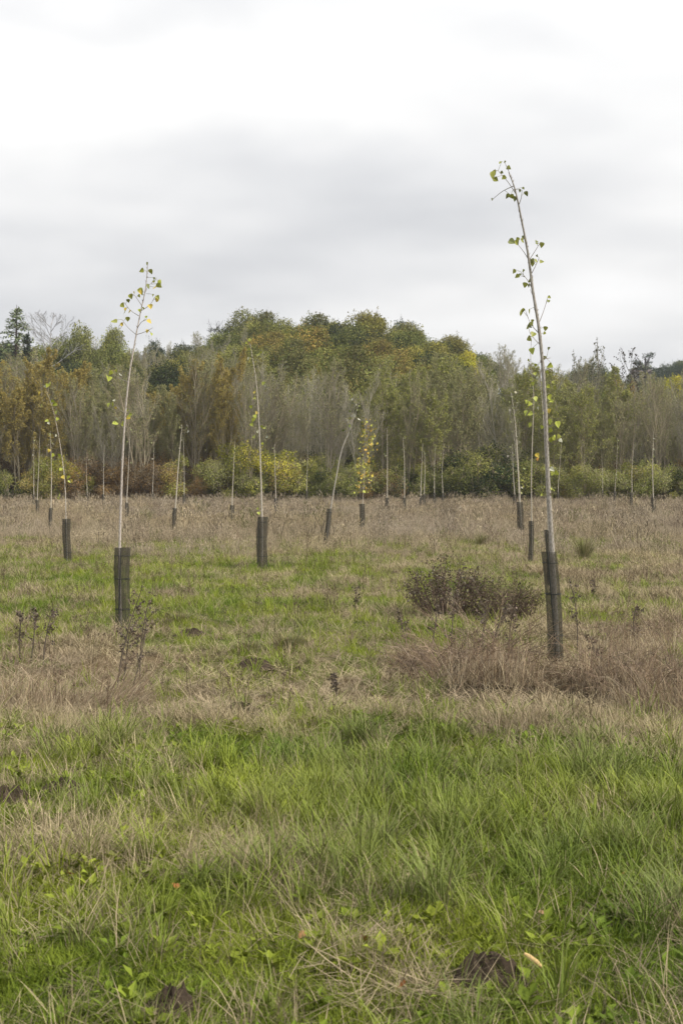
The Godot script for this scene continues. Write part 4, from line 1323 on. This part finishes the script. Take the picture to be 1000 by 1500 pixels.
	for e in weeds:
		var p := on_ground(e[0], e[1])
		var top := at_depth(e[2], e[3], -p.z) - p
		var t := thing("dead_weed", p, e[4], "weed", "dead weed stalks")
		var b := MB.new()
		var hd := MB.new()
		var kc := Color(0.115, 0.095, 0.075)
		var h := top.length()
		var bend := Vector3(R(-0.03, 0.03), 0, R(-0.03, 0.03))
		b.tube([Vector3(0, -0.03, 0), top * 0.35 + bend, top * 0.7 + bend, top], [0.008, 0.0065, 0.005, 0.003], 5, kc)
		for k in 15:
			var q := top * R(0.3, 0.98)
			var e2 := q + (rand_dir() * Vector3(1, 0.4, 1) + Vector3.UP * 0.9).normalized() * h * R(0.1, 0.22)
			hd.spike(q, e2, 0.0028, kc, 0.0012)
			for s in 9:
				hd.leaf(q.lerp(e2, R(0.4, 1.05)), rand_dir(), rand_dir(), R(0.014, 0.034), 0.6, pick([Color(0.13, 0.105, 0.082), Color(0.2, 0.165, 0.13), Color(0.09, 0.074, 0.058)]))
		part("stem", b.mesh(), M.twig, t)
		part("seed_heads", hd.mesh(), M.twig, t)
	# rushy tussocks
	for e in [[855, 822, 0.42, 0.55, "big rush tussock right of the near guard"], [215, 768, 0.5, 0.75, "olive rush tussock far off right of the left sapling"], [705, 800, 0.3, 0.4, "small rush tussock left of the dark leaning sapling"], [372, 765, 0.5, 0.6, "dark tussock behind the straight pale sapling"], [425, 958, 0.5, 0.13, "grey green grass tussock over a dark hole at the centre"], [365, 962, 0.4, 0.09, "low grass tussock left of the grey green one"], [130, 935, 0.4, 0.11, "low grass tussock left of the left guard"], [265, 912, 0.35, 0.1, "low grass tussock right of the left guard"]]:
		var p := on_ground(e[0], e[1])
		var b := MB.new()
		for k in 330:
			var a := flat_dir()
			b.blade(a * R(0, 0.3) * float(e[2]), a, R(0.6, 1.2) * float(e[3]) * (1.0 if float(e[3]) > 0.3 else 1.5), R(0.004, 0.008), R(0.05, 0.5), R(0.3, 1.3), pick([Color(0.2, 0.185, 0.085), Color(0.27, 0.225, 0.125), Color(0.15, 0.16, 0.065), Color(0.2, 0.21, 0.1)]), 4, R(-0.6, 0.6))
		var o := thing("grass_tussock", p, e[4], "tussock", "grass tussocks")
		part("blades", b.mesh(), M.grass, o).set_meta("kind", "stuff")
	# bare earth: molehills and turned clods; plain dark mounds under two tussocks
	for e in [[252, 1488, 0.085, 0.075, "small dark molehill at the bottom edge"], [715, 1432, 0.14, 0.08, "dark crumbled earth at the lower right"], [15, 1178, 0.15, 0.08, "dark earth patch at the left edge"], [95, 1172, 0.14, 0.075, "dark earth patch near the left edge"], [372, 980, 0.16, 0.06, "dark mound under the tussock left of centre"], [435, 984, 0.14, 0.06, "dark mound under the grey green tussock"], [352, 1045, 0.13, 0.06, "brown earth heap in the mown strip"], [396, 768, 0.75, 0.3, "dark molehill beside the straight pale sapling"], [280, 935, 0.16, 0.06, "dark earth just right of the left guard"], [150, 942, 0.22, 0.07, "dark earth just left of the left guard"]]:
		var p := on_ground(e[0], e[1])
		var o := thing("molehill", p, e[4], "molehill", "bare earth heaps")
		part("earth_mound", mound(e[2], e[3]), M.earth, o)
	# fallen leaves and a chip of wood
	for e in [[100, 1308, 0.05, Color(0.36, 0.15, 0.03), "orange fallen leaf in the grass at lower left"], [257, 1319, 0.045, Color(0.34, 0.13, 0.05), "reddish fallen leaf in the grass left of centre"], [340, 1326, 0.06, Color(0.36, 0.28, 0.17), "pale curled fallen leaf below the long tufts"], [20, 1288, 0.06, Color(0.2, 0.11, 0.06), "brown fallen leaf near the left edge"], [450, 1398, 0.055, Color(0.3, 0.17, 0.07), "tan fallen leaf at the bottom centre"], [532, 1404, 0.05, Color(0.26, 0.1, 0.035), "russet fallen leaf at the bottom centre"], [788, 1362, 0.055, Color(0.24, 0.14, 0.08), "brown fallen leaf above the crumbled earth"], [918, 1296, 0.045, Color(0.32, 0.14, 0.04), "orange fallen leaf near the right edge"], [594, 1458, 0.05, Color(0.24, 0.1, 0.03), "rust fallen leaf at the bottom right of centre"], [150, 1148, 0.05, Color(0.34, 0.15, 0.04), "small orange fallen leaf left in the green grass"]]:
		var p := on_ground(e[0], e[1])
		p.y += 0.055
		var lm := mat("fallen_%d" % int(e[0]), e[3], 0.7, 0.3, 0.3)
		var o := thing("fallen_leaf", p, e[4], "leaf", "fallen leaves")
		o.rotation = Vector3(R(-1.4, -0.5), R(0, TAU), R(-0.4, 0.4))
		o.scale = Vector3.ONE * float(e[2]) * 0.75
		part("blade", leaf_meshes[rng.randi() % 5], lm, o)
	var cp := on_ground(780, 1432)
	var chip := thing("wood_chip", cp + Vector3(0, 0.075, 0), "tan strip of wood beside the crumbled earth at lower right", "wood chip")
	chip.rotation = Vector3(0.35, -0.75, -0.5)
	var cb := MB.new()
	cb.tube([Vector3(-0.035, 0, 0), Vector3(-0.02, 0.002, 0), Vector3(0.015, 0.004, 0.001), Vector3(0.036, 0, 0)], [0.006, 0.009, 0.009, 0.005], 6, Color(0.5, 0.36, 0.17))
	part("splinter", cb.mesh(), M.twig, chip)

func mound(r: float, h: float) -> ArrayMesh:
	var b := MB.new()
	b.smooth = true
	var rings := 9
	var sides := 22
	var sd := R(0, 100)
	for j in rings + 1:
		var f := float(j) / rings
		for i in sides + 1:
			var a := TAU * (i % sides) / sides
			var q := Vector3(cos(a) * r * f * 1.3, 0, sin(a) * r * f)
			var bump := noise_fine.get_noise_3d(q.x * 60.0 / r * 0.1 + sd, q.z * 60.0 / r * 0.1, sd)
			q.y = h * (pow(cos(f * PI * 0.5), 0.8) * (1.0 + 0.9 * bump)) - h * 0.25 * f
			b.v.append(q)
			b.c.append(Color(0.085, 0.066, 0.048))
			b.n.append(Vector3(q.x, h * 2.0, q.z).normalized())
	var w := sides + 1
	for j in rings:
		for i in sides:
			var q := j * w + i
			b.ix.append_array(PackedInt32Array([q, q + w, q + 1, q + 1, q + w, q + w + 1]))
	b.smooth = false
	return b.mesh()

func _ready() -> void:
	rng.seed = 20241
	noise_fine.seed = 4
	noise_fine.frequency = 1.1
	noise_fine.fractal_octaves = 3
	noise_mid.seed = 9
	noise_mid.frequency = 0.28
	noise_mid.fractal_octaves = 3
	noise_wide.seed = 2
	noise_wide.frequency = 0.02
	setup_view()
	setup_materials()
	build_ground()
	build_wood()
	build_grass()
	build_saplings()
	build_details()
	tell_apart()

# where a few things share a label, say which from the left
func tell_apart() -> void:
	var same := {}
	for c in get_children():
		if c.has_meta("label"):
			var l: String = c.get_meta("label")
			if not same.has(l):
				same[l] = []
			same[l].append(c)
	for l in same:
		var all: Array = same[l]
		if all.size() < 2 or all.size() > 6:
			continue
		all.sort_custom(func(a, b): return a.position.x / -a.position.z < b.position.x / -b.position.z)
		var order := ["leftmost", "second from left", "third from left", "fourth from left", "fifth from left", "sixth from left"]
		for k in all.size():
			all[k].set_meta("label", "%s, %s" % [l, "rightmost" if k == all.size() - 1 else order[k]])
